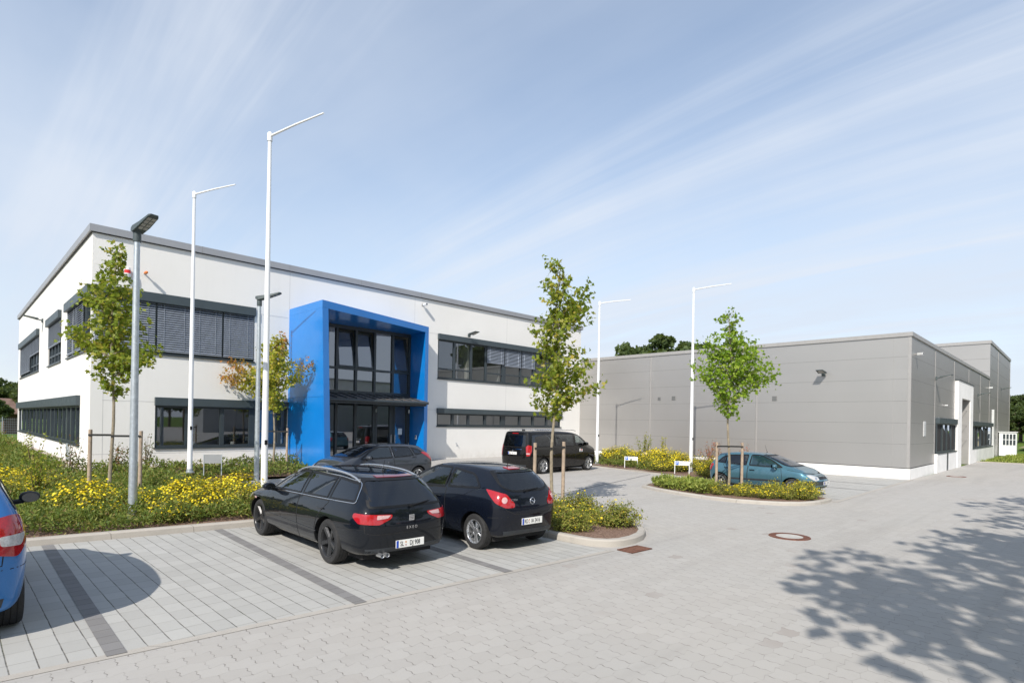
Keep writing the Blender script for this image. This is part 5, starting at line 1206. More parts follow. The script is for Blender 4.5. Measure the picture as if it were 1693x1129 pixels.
def build_car(p, label, loc, rz, scale, paint, group='cars parked at the office building', name='parked_car', cat='car'):
    C = Car(p); W = p['W']; root = empty(name, loc, rz, label=label, cat=cat, group=group); root.scale = scale; P = M_[paint]
    # body: cut wheel arches, cabin and window openings out of the solid
    me = C.solid; me.materials.clear(); me.materials.append(P); me.materials.append(M_['dark'])
    body = link('body', me, None, root); cuts = []
    for ax in (p['wb']/2, -p['wb']/2):
        for sg in (1, -1):
            n = 40; R = p['r']+p.get('gap', .045)+.015; lo, hi = sorted((sg*(W-.30), sg*(W+.3)))
            poly = [(ax+R*cos(2*pi*i/n), p['r']*.98+R*sin(2*pi*i/n)) for i in range(n)]; cuts.append(prism3(poly, 'y', lo, hi))
    cs = p['cabin']; vs = []; fs = []
    for (xl, xt, wl, zb, wt_, zt) in cs: vs += [(xl, -wl*.97, .42), (xl, wl*.97, .42), (xl, wl, zb), (xt, wt_, zt), (xt, -wt_, zt), (xl, -wl, zb)]
    k = len(cs); fs = [tuple(range(6)), tuple(range((k-1)*6, k*6))]+[(i*6+q, i*6+(q+1) % 6, (i+1)*6+(q+1) % 6, (i+1)*6+q) for i in range(k-1) for q in range(6)]
    cuts.append(cutter(vs, fs))
    for wname, view, poly, gl in p['win']:
        q = inset_poly(poly, .012)
        if view == 'S': cuts.append(prism3(q, 'y', -W-.4, W+.4))
        elif view == 'B': cuts.append(prism3(q, 'x', p['xr']-.5, p['xr']+1.0))
        elif view == 'F': cuts.append(prism3(q, 'x', p['rfx']-.35, p['xf']+.5))
    for c in cuts:
        c.parent = root
        for sv, sc in (('EXACT', 1), ('FAST', 1), ('EXACT', .997), ('FAST', .995), ('EXACT', 1.004)):
            c.scale = (sc, 1, sc); md = body.modifiers.new('b', 'BOOLEAN'); md.operation = 'DIFFERENCE'; md.solver = sv; md.object = c
            me2 = mesh_eval(body); body.modifiers.clear()
            if len(me2.polygons) > 3000 and max(abs(v.co.y) for v in me2.vertices) < W*1.02 and max(abs(v.co.x) for v in me2.vertices) < max(p['xf'], -p['xr'])*1.02: body.data = me2; break
        else: print('cut failed', label)
    me2 = body.data
    for c in cuts: bpy.data.objects.remove(c)
    smooth_mesh(me2, 32)
    # glass with rubber seals
    for wname, view, poly, gl in p['win']:
        for v in (('L', 'R') if view == 'S' else (view,)):
            g = C.drape(v, poly, .002, wname, M_[gl], root, .08, 0)
            C.ringd(v, inset_poly(poly, -.014), inset_poly(poly, .020), .005, 'seal', M_['dark'], g)
    # interior
    rows = p.get('seats', (.05, -.85)); hb = p.get('seath', 1.10)
    for x in rows:
        for sg in ((1, -1) if x == rows[0] else (1, -1)):
            m = MB(); y0 = sg*W*.46; w = .23
            m.add([(x-.05, y0-w, .45), (x+.45, y0-w, .50), (x+.45, y0+w, .50), (x-.05, y0+w, .45), (x-.05, y0-w, .58), (x+.45, y0-w, .62), (x+.45, y0+w, .62), (x-.05, y0+w, .58)], [(0, 3, 2, 1), (4, 5, 6, 7), (0, 1, 5, 4), (1, 2, 6, 5), (2, 3, 7, 6), (3, 0, 4, 7)])
            m.add([(x-.10, y0-w, .5), (x+.04, y0-w, .5), (x+.04, y0+w, .5), (x-.10, y0+w, .5), (x-.26, y0-w*.85, hb-.12), (x-.16, y0-w*.85, hb-.12), (x-.16, y0+w*.85, hb-.12), (x-.26, y0+w*.85, hb-.12)], [(0, 3, 2, 1), (4, 5, 6, 7), (0, 1, 5, 4), (1, 2, 6, 5), (2, 3, 7, 6), (3, 0, 4, 7)])
            m.box(x-.28, x-.19, y0-.12, y0+.12, hb-.09, hb+.07); m.build('seat', M_['seat'], root, bevel=.025)
    c0 = cs[0]; m = MB(); m.box(c0[0]-.42, c0[0]-.02, -W*.84, W*.84, .5, c0[3]-.05); m.build('dashboard', M_['dark'], root, bevel=.03)
    sw = MB(); cx, cy, cz = c0[0]-.55, p.get('steer', .36), c0[3]-.02
    sw.tube([(cx+.10*sin(2*pi*i/20)*.35, cy+.18*cos(2*pi*i/20), cz+.17*sin(2*pi*i/20)) for i in range(21)], .014, 6, cap=False); sw.build('steering_wheel', M_['dark'], root)
    # doors
    for poly in p['doors']:
        for v in 'LR':
            C.ribbon(v, poly['o'], .013, .0012, 'door_gap', M_['void'], root, True)
            d = C.drape(v, inset_poly(poly['o'], .005), .0035, 'door', P, root, .07, .004)
            hx, hz = poly['h']; sg = 1 if v == 'L' else -1; q = C.at(v, hx, hz, 0)
            m = MB(); m.tube([(-.085, sg*.012, 0), (-.07, sg*.030, .004), (.07, sg*.030, .004), (.085, sg*.012, 0)], [.012, .013, .013, .012], 8)
            h = m.build('handle', M_['dark'] if p.get('dark_handles') else P, d, smooth=True); h.location = q
    for view, pts, w in p.get('seams', []):
        for v in (('L', 'R') if view == 'S' else (view,)): C.ribbon(v, pts, w, .0012, 'panel_gap', M_['void'], root)
    for view, poly, off, mt, nm in p.get('patches', []):
        for v in (('L', 'R') if view == 'S' else (view,)):
            for sg in ((1, -1) if (view in 'BFT' and nm[0] == '2') else (1,)):
                pp = [(a*sg, b) for a, b in poly] if view in 'BF' else [(a, b*sg) for a, b in poly]
                C.drape(v, pp, off, nm.lstrip('2'), M_[mt] if mt != 'paint' else P, root, .05)
    # lamps
    for nm, polys in p['lamps']:
        for sg in (1, -1):
            first = None
            for view, poly, mt, off in polys:
                if view == 'S': v = 'L' if sg > 0 else 'R'; pp = poly
                elif view in 'CD': v = view+('L' if sg > 0 else 'R'); pp = poly
                else: v = view; pp = [(a*sg, b) for a, b in poly]
                o = C.drape(v, pp, off, nm if first is None else 'lens', M_[mt], first or root, .03, .01)
                if first is None: first = o
    # wheels
    tm, bmh, dm = wheel_mesh(p['r'], p['tw'], p['rim'], p['spokes'], None, p['twin'], p['thin'])
    tmesh = tm.build('tyre', M_['rubber'], None, smooth=True, angle=40); bmesh_ = bmh.build('rim', M_[p['rimmat']], None, smooth=True, angle=30); dmesh = dm.build('hub', M_['lamp_dark'], None, smooth=True)
    comp = scale[2]/scale[0]
    for i, ax in enumerate((p['wb']/2, -p['wb']/2)):
        for sg in (1, -1):
            w = bpy.data.objects.new('wheel', dmesh.data); COL.objects.link(w); w.parent = root
            w.location = (ax, sg*(W-.040-p['tw']/2), p['r']); w.rotation_euler = (0, 0, 0 if sg > 0 else pi); w.scale = (comp, 1, 1)
            st = p.get('steerang', 0) if i == 0 else 0
            if st: w.rotation_euler = (0, 0, (0 if sg > 0 else pi)+st)
            for src in (tmesh, bmesh_):
                q = bpy.data.objects.new(src.name.split('.')[0], src.data); COL.objects.link(q); q.parent = w
                if src is bmesh_: q.rotation_euler = (0, random.uniform(0, 1.2), 0)
    for o in (tmesh, bmesh_, dmesh): bpy.data.objects.remove(o)
    m = MB(); m.box(p['xr']+.35, p['xf']-.35, -W*.72, W*.72, .16, .30); m.build('underbody', M_['void'], root)
    # mirrors
    for sg in (1, -1):
        mx, mz = p['mirror']; v = 'L' if sg > 0 else 'R'; q = C.at(v, mx, mz-.03, 0)
        bm = bmesh.new(); bmesh.ops.create_cube(bm, size=1)
        for vv in bm.verts:
            x, y, z = vv.co; vv.co = Vector((x*.16*(1 if z < 0 else .85)+.02*(y < 0), y*.23, z*.15*(1 if y*sg < 0 else .85)+.0))
        me = bpy.data.meshes.new('mirror'); bm.to_mesh(me); bm.free(); o = link('mirror', me, M_[p.get('mirmat', paint)], root)
        md = o.modifiers.new('s', 'SUBSURF'); md.levels = 3; md.render_levels = 3; mm = mesh_eval(o); o.modifiers.clear(); o.data = mm; smooth_mesh(mm, 60)
        ms = p.get('mirs', 1.22); o.scale = (ms, ms, ms)
        o.location = q+Vector((-.02, sg*p.get('mirout', .155), .055)); m = MB(); m.tube([(0, -sg*(p.get('mirout', .155)+.015)/ms, -.06), (.0, -sg*.05, -.035)], .026, 8); m.build('mirror_arm', M_['dark'], o)
        g = MB(); g.lathe([(.001, -.062), (.075, -.062)], 14, 'x'); gg = g.build('mirror_glass', M_['mirror'], o); gg.scale = (1, 1, .62)
    return root, C
def stations(q):
    """station table from the few numbers that set a car's shape"""
    W, WR, f = q['W'], q['WR'], q.get('f', .20); xf, xr = q['xf'], q['xr']; cx, cz = q['cowl']; rx, rz = q['roof0']; mx, mz = q['roofm']; ex, ez = q['roof1']
    bf, br = q['belt']; nz = q['nose']; ht = q['hoodz']; bel = lambda x: bf+(br-bf)*(cx-x)/(cx-xr)
    S = [(xf-.17, xf-.27, f+.03, W*.80, nz-.05, W*.76, nz+.0, W*.68, nz+.03, .04),
         (xf-.45, xf-.50, f, W*.965, nz+(ht-nz)*.35, W*.93, nz+(ht-nz)*.6, W*.80, nz+(ht-nz)*.72, .03),
         ((xf+cx)/2-.05, (xf+cx)/2-.08, f, W, ht-.03, W*.955, ht+.03, W*.82, ht+.055, .02),
         (cx-.12, cx+.02, f, W, bf-.01, W*.955, cz, W*.80, cz+.03, q.get('cbow', .10)),
         (rx+.18, rx, f, W, bel(rx), W*.945, rz-.065, WR, rz, .07),
         (mx, mx, f, W, bel(mx), W*.945, mz-.070, WR*1.01, mz, 0),
         ((mx+ex)/2-.1, (mx+ex)/2-.05, f, W, bel((mx+ex)/2), W*.945, (mz+ez)/2+.010-.07, WR*.995, (mz+ez)/2+.015, 0),
         (xr+.62, ex+.22, f+.01, W*.985, bel(xr+.6), W*.925, ez-.065, WR*.965, ez+.015, 0),
         (xr+.13, ex, f+.04, W*.955, bel(xr+.1), q.get('wtail', W*.88), ez-.085, WR*.92, ez-.02, -.05)]
    return S
EXEO = dict(W=.886, WR=.575, xf=2.29, xr=-2.36, wb=2.642, r=.345, tw=.225, rim=.250, spokes=5, twin=0, thin=.042, rimmat='alloy_dark', rfx=.18,
    cowl=(.98, .955), roof0=(.22, 1.40), roofm=(-.55, 1.445), roof1=(-1.92, 1.385), belt=(.895, .95), nose=.70, hoodz=.87, wtail=.80,
    capf=[2.24, 2.30, 2.28, 2.22, 2.12], capr=[-2.30, -2.37, -2.35, -2.28, -2.06], mirror=(.70, .98), gap=.04, steer=.38)
EXEO['cabin'] = [(.98, .90, .74, .86, .62, .93), (.25, .15, .79, .92, .50, 1.33), (-.6, -.6, .79, .94, .51, 1.37), (-1.7, -1.70, .76, .96, .49, 1.30), (-2.12, -1.92, .68, .97, .47, 1.27)]
EXEO['win'] = [('side_window', 'S', rounded([(.86, .965), (-.27, .985), (-.27, 1.335), (.22, 1.322), (.50, 1.20)], [.03, .02, .02, .08, .1]), 'glass_car'),
    ('side_window', 'S', rounded([(-.37, .988), (-1.18, 1.000), (-1.18, 1.320), (-.37, 1.337)], .02), 'glass_tint'),
    ('side_window', 'S', rounded([(-1.26, 1.002), (-1.94, 1.018), (-1.84, 1.265), (-1.26, 1.315)], [.02, .05, .09, .02]), 'glass_tint'),
    ('rear_window', 'B', rounded([(-.67, .950), (.67, .950), (.54, 1.335), (-.54, 1.335)], [.06, .06, .07, .07]), 'glass_tint'),
    ('windscreen', 'F', rounded([(-.68, 1.02), (.68, 1.02), (.52, 1.345), (-.52, 1.345)], .05), 'glass_car')]
EXEO['doors'] = [dict(o=rounded([(.96, .30), (1.0, .62), (.90, .93), (-.30, .955), (-.32, .26)], [.05, .1, .03, .02, .03]), h=(-.12, .80)),
    dict(o=rounded([(-.34, .26), (-.32, .955), (-1.30, .965), (-1.02, .70), (-.93, .50), (-.90, .28)], [.03, .02, .05, .1, .08, .04]), h=(-1.10, .84))]
EXEO['seams'] = [('B', [(-.76, .90), (-.74, .60), (-.62, .57), (.62, .57), (.74, .60), (.76, .90)], .010), ('S', [(-1.66, .62), (-2.05, .64), (-2.30, .66)], .008), ('S', [(1.75, .58), (2.1, .62)], .008)]
EXEO['patches'] = [('B', [(-.70, .29), (.70, .29), (.72, .36), (-.72, .36)], .004, 'p_bumper', 'bumper_insert'), ('S', [(1.0, .50), (-.98, .455), (-.98, .475), (1.0, .52)], .010, 'paint', 'side_moulding'),
    ('B', rounded([(-.34, 1.352), (.34, 1.352), (.33, 1.372), (-.33, 1.372)], .005), .012, 'dark_red_lens', 'brake_light')]
EXEO['lamps'] = [('tail_light', [('C', rounded([(.20, .82), (.10, .73), (-.20, .71), (-.35, .79), (-.36, .845), (.18, .875)], .025), 'red_lens', .008), ('C', rounded([(-.16, .785), (-.30, .795), (-.335, .835), (-.16, .845)], .012), 'pink_lens', .014)]),
    ('headlight', [('F', rounded([(.80, .66), (.45, .60), (.47, .70), (.78, .76)], .02), 'clear_lens', .008)])]
EXEO['st'] = stations(EXEO)
CORSA = dict(W=.856, WR=.565, xf=2.05, xr=-1.93, wb=2.511, r=.310, tw=.20, rim=.212, spokes=5, twin=.42, thin=.021, rimmat='alloy', rfx=.25,
    cowl=(1.05, .99), roof0=(.32, 1.42), roofm=(-.35, 1.475), roof1=(-1.50, 1.40), belt=(.93, 1.04), nose=.74, hoodz=.90,
    capf=[2.0, 2.06, 2.03, 1.97, 1.85], capr=[-1.86, -1.94, -1.92, -1.84, -1.60], mirror=(.78, 1.0), gap=.04, wtail=.74)
CORSA['cabin'] = [(1.0, .92, .72, .88, .62, .96), (.3, .2, .76, .94, .49, 1.34), (-.4, -.4, .76, .98, .50, 1.395), (-1.25, -1.2, .73, 1.03, .48, 1.34), (-1.68, -1.46, .62, 1.04, .44, 1.29)]
CORSA['win'] = [('side_window', 'S', rounded([(.92, .985), (-.36, 1.02), (-.34, 1.365), (.15, 1.370), (.52, 1.23)], [.03, .03, .04, .1, .1]), 'glass_car'),
    ('side_window', 'S', rounded([(-.45, 1.025), (-1.32, 1.075), (-1.05, 1.29), (-.43, 1.36)], [.03, .05, .12, .04]), 'glass_car'),
    ('rear_window', 'B', rounded([(-.40, 1.035), (.40, 1.035), (.60, 1.12), (.50, 1.36), (-.50, 1.36), (-.60, 1.12)], [.1, .1, .1, .06, .06, .1]), 'glass_car'),
    ('windscreen', 'F', rounded([(-.66, 1.05), (.66, 1.05), (.51, 1.375), (-.51, 1.375)], .05), 'glass_car')]
CORSA['doors'] = [dict(o=rounded([(.92, .30), (.98, .62), (.92, .95), (-.42, 1.0), (-.46, .5), (-.42, .26)], [.05, .1, .03, .03, .1, .04]), h=(-.22, .84))]
CORSA['seams'] = [('B', [(-.66, 1.0), (-.60, .74), (-.42, .66), (0, .64), (.42, .66), (.60, .74), (.66, 1.0)], .011), ('S', [(-1.60, .60), (-1.9, .62)], .008)]
CORSA['patches'] = [('B', [(-.60, .30), (.60, .30), (.62, .37), (-.62, .37)], .004, 'p_bumper', 'bumper_insert'), ('B', rounded([(-.15, 1.385), (.15, 1.385), (.14, 1.41), (-.14, 1.41)], .006), .014, 'red_lens', 'brake_light')]
CORSA['lamps'] = [('tail_light', [('C', rounded([(.24, 1.07), (.10, 1.05), (-.12, 1.00), (-.27, .84), (-.27, .775), (-.12, .77), (.06, .85), (.16, .96)], .03), 'red_lens', .010), ('C', [(-.09+.048*cos(2*pi*i/14), .90+.052*sin(2*pi*i/14)) for i in range(14)], 'pink_lens', .016)]),
    ('headlight', [('F', rounded([(.78, .72), (.48, .66), (.50, .78), (.72, .86)], .03), 'clear_lens', .008)])]
CORSA['st'] = stations(CORSA)
LEON = dict(W=.884, WR=.60, xf=2.17, xr=-2.12, wb=2.578, r=.315, tw=.21, rim=.215, spokes=5, twin=.4, thin=.021, rimmat='alloy', rfx=.3,
    cowl=(1.18, .97), roof0=(.35, 1.40), roofm=(-.3, 1.455), roof1=(-1.55, 1.385), belt=(.91, 1.04), nose=.72, hoodz=.89,
    capf=[2.12, 2.18, 2.16, 2.08, 1.98], capr=[-2.05, -2.13, -2.10, -2.0, -1.72], mirror=(.82, .99), gap=.04, wtail=.76)
LEON['cabin'] = [(1.1, 1.0, .74, .87, .62, .94), (.35, .25, .79, .92, .52, 1.33), (-.4, -.4, .79, .96, .53, 1.375), (-1.3, -1.3, .76, 1.02, .51, 1.32), (-1.86, -1.55, .66, 1.03, .47, 1.28)]
LEON['win'] = [('side_window', 'S', rounded([(1.0, .96), (-.22, .99), (-.20, 1.345), (.2, 1.345), (.58, 1.20)], [.03, .03, .03, .1, .1]), 'glass_car'),
    ('side_window', 'S', rounded([(-.30, .995), (-1.12, 1.03), (-1.02, 1.315), (-.28, 1.345)], [.02, .03, .05, .02]), 'glass_car'),
    ('side_window', 'S', rounded([(-1.20, 1.045), (-1.56, 1.10), (-1.42, 1.23), (-1.10, 1.30)], [.03, .06, .07, .03]), 'glass_car'),
    ('rear_window', 'B', rounded([(-.58, 1.04), (.58, 1.04), (.48, 1.345), (-.48, 1.345)], .06), 'glass_tint'),
    ('windscreen', 'F', rounded([(-.69, 1.02), (.69, 1.02), (.54, 1.355), (-.54, 1.355)], .05), 'glass_car')]
LEON['doors'] = [dict(o=rounded([(1.0, .30), (1.05, .62), (.98, .93), (-.24, .965), (-.28, .26)], [.05, .1, .03, .02, .03]), h=(-.08, .82)), dict(o=rounded([(-.30, .26), (-.26, .965), (-1.25, 1.0), (-1.0, .7), (-.92, .5), (-.88, .28)], [.03, .02, .05, .1, .08, .04]), h=(-1.08, .98))]
LEON['lamps'] = [('tail_light', [('C', rounded([(.34, 1.12), (.24, 1.14), (-.02, 1.06), (-.18, 1.04), (-.17, .86), (.02, .80), (.12, .84)], .03), 'red_lens', .010)]),
    ('headlight', [('F', rounded([(.80, .66), (.45, .60), (.50, .72), (.76, .80)], .03), 'clear_lens', .008), ('S', rounded([(2.02, .66), (1.62, .78), (1.68, .70), (1.98, .62)], .02), 'clear_lens', .008)])]
LEON['st'] = stations(LEON)
VAN = dict(W=.964, WR=.80, xf=2.50, xr=-2.62, wb=3.20, r=.345, tw=.235, rim=.245, spokes=5, twin=.42, thin=.024, rimmat='alloy', rfx=.95, f=.22,
    cowl=(1.72, 1.20), roof0=(.98, 1.80), roofm=(0, 1.88), roof1=(-2.38, 1.86), belt=(1.12, 1.17), nose=.95, hoodz=1.10,
    capf=[2.42, 2.50, 2.48, 2.36, 2.26], capr=[-2.58, -2.63, -2.62, -2.58, -2.45], mirror=(1.22, 1.25), gap=.04, wtail=.89, cbow=.14, seats=(.55, -1.2), seath=1.45, mirs=1.4)
VAN['cabin'] = [(1.6, 1.5, .80, 1.05, .70, 1.15), (1.0, .85, .86, 1.10, .70, 1.70), (-.4, -.4, .86, 1.12, .72, 1.78), (-2.0, -2.0, .85, 1.14, .72, 1.77), (-2.46, -2.30, .80, 1.15, .70, 1.72)]
VAN['win'] = [('side_window', 'S', rounded([(1.50, 1.20), (.62, 1.20), (.62, 1.70), (.90, 1.70), (1.22, 1.50)], [.04, .04, .04, .1, .1]), 'glass_car'),
    ('side_window', 'S', rounded([(.52, 1.19), (-.80, 1.19), (-.80, 1.74), (.52, 1.72)], .03), 'glass_tint'),
    ('side_window', 'S', rounded([(-.88, 1.19), (-2.32, 1.19), (-2.24, 1.71), (-.88, 1.74)], [.03, .06, .08, .03]), 'glass_tint'),
    ('rear_window', 'B', rounded([(-.68, 1.17), (.68, 1.17), (.62, 1.70), (-.62, 1.70)], .08), 'glass_tint'),
    ('windscreen', 'F', rounded([(-.78, 1.27), (.78, 1.27), (.68, 1.74), (-.68, 1.74)], .06), 'glass_car')]
VAN['doors'] = [dict(o=rounded([(1.30, .36), (1.32, .8), (1.45, 1.13), (.58, 1.14), (.56, .32)], [.05, .1, .05, .02, .03]), h=(.72, 1.02)), dict(o=rounded([(.54, .32), (.56, 1.14), (-.84, 1.14), (-.86, .32)], .03), h=(.40, 1.02))]
VAN['seams'] = [('S', [(-.9, 1.13), (-2.3, 1.12)], .008), ('B', [(-.84, 1.7), (-.84, .62), (.84, .62), (.84, 1.7)], .012), ('S', [(-2.2, .64), (-2.6, .66)], .008)]
VAN['patches'] = [('B', [(-.50, 1.06), (.50, 1.06), (.50, 1.085), (-.50, 1.085)], .012, 'chrome', 'chrome_strip'), ('B', rounded([(-.18, 1.735), (.18, 1.735), (.18, 1.765), (-.18, 1.765)], .006), .012, 'red_lens', 'brake_light'), ('B', [(-.7, .33), (.7, .33), (.7, .41), (-.7, .41)], .004, 'p_bumper', 'bumper_insert')]
VAN['lamps'] = [('tail_light', [('C', rounded([(.14, .98), (.06, .80), (-.08, .78), (-.11, 1.18), (-.02, 1.26), (.15, 1.22)], .03), 'red_lens', .010), ('C', rounded([(.05, .86), (-.08, .86), (-.085, .92), (.06, .92)], .01), 'pink_lens', .014)]),
    ('headlight', [('F', rounded([(.86, .78), (.52, .76), (.56, .90), (.80, .98)], .03), 'clear_lens', .008)])]
VAN['st'] = stations(VAN)
CLIO = dict(W=.820, WR=.565, xf=2.02, xr=-1.79, wb=2.472, r=.290, tw=.18, rim=.195, spokes=7, twin=0, thin=.026, rimmat='alloy', rfx=.2,
    cowl=(1.08, .93), roof0=(.30, 1.36), roofm=(-.3, 1.41), roof1=(-1.38, 1.34), belt=(.875, .93), nose=.70, hoodz=.845,
    capf=[1.98, 2.03, 2.0, 1.90, 1.80], capr=[-1.74, -1.80, -1.79, -1.72, -1.50], mirror=(.72, .94), gap=.035, wtail=.72, dark_handles=True)
CLIO['cabin'] = [(1.0, .92, .69, .84, .58, .90), (.3, .2, .73, .88, .48, 1.285), (-.3, -.3, .73, .90, .49, 1.335), (-1.15, -1.1, .70, .92, .47, 1.28), (-1.56, -1.34, .60, .93, .43, 1.23)]
CLIO['win'] = [('side_window', 'S', rounded([(.90, .925), (-.20, .945), (-.18, 1.305), (.15, 1.305), (.52, 1.16)], [.04, .04, .06, .1, .1]), 'glass_car'),
    ('side_window', 'S', rounded([(-.30, .947), (-.98, .96), (-.98, 1.26), (-.28, 1.305)], [.03, .03, .04, .05]), 'glass_car'),
    ('side_window', 'S', rounded([(-1.05, .965), (-1.36, .99), (-1.20, 1.18), (-1.05, 1.24)], [.02, .05, .07, .03]), 'glass_tint'),
    ('rear_window', 'B', rounded([(-.54, .97), (.54, .97), (.46, 1.28), (-.46, 1.28)], .06), 'glass_car'),
    ('windscreen', 'F', rounded([(-.64, .975), (.64, .975), (.50, 1.31), (-.50, 1.31)], .05), 'glass_car')]
CLIO['doors'] = [dict(o=rounded([(.86, .28), (.92, .6), (.86, .89), (-.22, .92), (-.25, .24)], [.04, .1, .03, .02, .03]), h=(-.08, .78)), dict(o=rounded([(-.27, .24), (-.24, .92), (-1.14, .93), (-.92, .66), (-.84, .46), (-.82, .26)], [.03, .02, .05, .1, .08, .04]), h=(-.98, .80))]
CLIO['seams'] = [('S', [(1.05, .86), (1.5, .80), (1.80, .72)], .008), ('F', [(-.62, .66), (0, .70), (.62, .66)], .010)]
CLIO['patches'] = [('S', [(.86, .44), (-.82, .40), (-.82, .46), (.86, .50)], .010, 'p_bumper', 'side_moulding'), ('F', rounded([(-.74, .40), (.74, .40), (.74, .52), (-.74, .52)], .03), .012, 'p_bumper', 'bumper_strip'), ('S', rounded([(1.62, .41), (1.90, .40), (1.92, .52), (1.62, .52)], .02), .012, 'p_bumper', 'bumper_strip'),
    ('F', rounded([(-.36, .58), (.36, .58), (.30, .66), (-.30, .66)], .02), .008, 'dark', 'grille'), ('F', rounded([(-.46, .25), (.46, .25), (.42, .34), (-.42, .34)], .02), .006, 'dark', 'air_intake')]
CLIO['lamps'] = [('headlight', [('D', rounded([(.20, .72), (.02, .72), (-.20, .655), (-.24, .57), (-.06, .53), (.10, .62)], .025), 'clear_lens', .010), ('D', [(-.10+.04*cos(2*pi*i/12), .61+.042*sin(2*pi*i/12)) for i in range(12)], 'chrome', .016)]),
    ('tail_light', [('C', rounded([(.14, .90), (.08, .68), (-.10, .66), (-.12, .88), (-.02, .94)], .03), 'red_lens', .010)]),
    ('fog_lamp', [('F', [(.60+.045*cos(2*pi*i/12), .30+.045*sin(2*pi*i/12)) for i in range(12)], 'clear_lens', .010)])]
CLIO['st'] = stations(CLIO)
MERIVA = dict(W=.905, WR=.66, xf=2.2, xr=-2.09, wb=2.644, r=.32, tw=.215, rim=.215, spokes=5, twin=.4, thin=.022, rimmat='alloy', rfx=.5,
    cowl=(1.35, 1.06), roof0=(.45, 1.53), roofm=(-.3, 1.60), roof1=(-1.62, 1.53), belt=(.98, 1.10), nose=.80, hoodz=.98,
    capf=[2.14, 2.2, 2.18, 2.10, 2.0], capr=[-2.02, -2.10, -2.08, -2.0, -1.78], mirror=(.78, .98), gap=.045, wtail=.84, mirmat='dark', mirout=.25)
MERIVA['cabin'] = [(1.2, 1.1, .76, .94, .64, 1.02), (.4, .3, .80, 1.0, .52, 1.46), (-.4, -.4, .80, 1.02, .53, 1.52), (-1.4, -1.35, .78, 1.06, .51, 1.46), (-1.86, -1.62, .68, 1.08, .47, 1.41)]
MERIVA['win'] = [('side_window', 'S', rounded([(1.15, 1.03), (-.20, 1.05), (-.18, 1.49), (.3, 1.49), (.75, 1.30)], [.04, .04, .04, .1, .1]), 'glass_car'),
    ('side_window', 'S', rounded([(-.28, 1.05), (-1.14, 1.10), (-1.10, 1.45), (-.26, 1.49)], .04), 'glass_tint'),
    ('side_window', 'S', rounded([(-1.22, 1.12), (-1.70, 1.17), (-1.52, 1.38), (-1.18, 1.44)], .05), 'glass_tint'),
    ('rear_window', 'B', rounded([(-.60, 1.13), (.60, 1.13), (.50, 1.48), (-.50, 1.48)], .07), 'glass_tint'),
    ('windscreen', 'F', rounded([(-.70, 1.11), (.70, 1.11), (.54, 1.50), (-.54, 1.50)], .05), 'glass_car')]
MERIVA['doors'] = [dict(o=rounded([(1.0, .32), (1.05, .7), (1.1, 1.0), (-.22, 1.02), (-.26, .28)], [.05, .1, .03, .02, .03]), h=(-.08, .88)), dict(o=rounded([(-.28, .28), (-.24, 1.02), (-1.2, 1.05), (-1.02, .74), (-.94, .5), (-.9, .3)], [.03, .02, .05, .1, .08, .04]), h=(-.38, .90))]
MERIVA['seams'] = [('B', [(-.70, 1.1), (-.66, .70), (.66, .70), (.70, 1.1)], .010), ('S', [(-1.65, .66), (-2.0, .66)], .008)]
MERIVA['patches'] = [('B', [(-.66, .32), (.66, .32), (.68, .40), (-.68, .40)], .004, 'p_bumper', 'bumper_insert')]
MERIVA['lamps'] = [('tail_light', [('C', rounded([(.30, 1.10), (.05, 1.13), (-.18, 1.10), (-.24, .98), (-.16, .80), (.02, .76), (.16, .86)], .04), 'red_lens', .010), ('C', rounded([(.17, .965), (-.12, .955), (-.12, .87), (.06, .86)], .025), 'clear_lens', .016)]),
    ('headlight', [('F', rounded([(.80, .74), (.45, .70), (.50, .82), (.74, .90)], .03), 'clear_lens', .008)])]
MERIVA['st'] = stations(MERIVA)

def wiper(C, root, a, b, z0=.02):
    p = C.at('B', *a, .02); q = C.at('B', *b, .014); m = MB(); m.tube([tuple(p), tuple((p+q)/2+Vector((-.012, 0, .004))), tuple(q)], [.016, .010, .006], 6); m.lathe([(.001, -.03), (.022, -.03), (.026, 0)], 10, 'x', tuple(p)); m.build('rear_wiper', M_['dark'], root)
def antenna(root, x, z, L=.18):
    m = MB(); m.tube([(x, 0, z), (x-L*.3, 0, z+L)], [.006, .003], 6); m.lathe([(.022, z-.02), (.012, z+.015), (.001, z+.02)], 10, 'z', (x, 0, 0)); m.build('antenna', M_['dark'], root)

SX, SZ = 1.0, .945
r1, c1_ = build_car(EXEO, 'black estate car with silver roof rails and plate SL DJ 908', (4.53, 8.60, .004), rad(88.7), (.955, .85, .89), 'p_black')
wiper(c1_, r1, (-.02, .94), (-.42, .99)); antenna(r1, -1.55, 1.415)
plate(c1_, 'B', (0, .40), ('SL', 'DJ 908'), r1)
for sg in (1, -1):
    P = []
    for x in np.linspace(.30, -1.80, 15):
        h = c1_.at('T', x, sg*.545); q = abs(x+.75)/1.05; P.append((x, sg*.560, h.z+.050*(1-q**6)-.008))
    m = MB(); m.tube(P, .017, 8)
    for x in (.28, -.75, -1.76): hh = c1_.at('T', x, sg*.545).z; m.tube([(x, sg*.55, hh-.02), (x, sg*.558, hh+.03)], .018, 6)
    m.build('roof_rail', M_['alloy'], r1, smooth=True)
for v in 'LR': c1_.tubeon(v, rounded([(.92, .945), (-1.98, .998), (-1.86, 1.285), (-1.26, 1.335), (-.3, 1.358), (.22, 1.345), (.52, 1.22)], [.02, .06, .1, .05, .05, .08, .1]), .0065, .008, 'window_trim', M_['chrome'], r1, True)
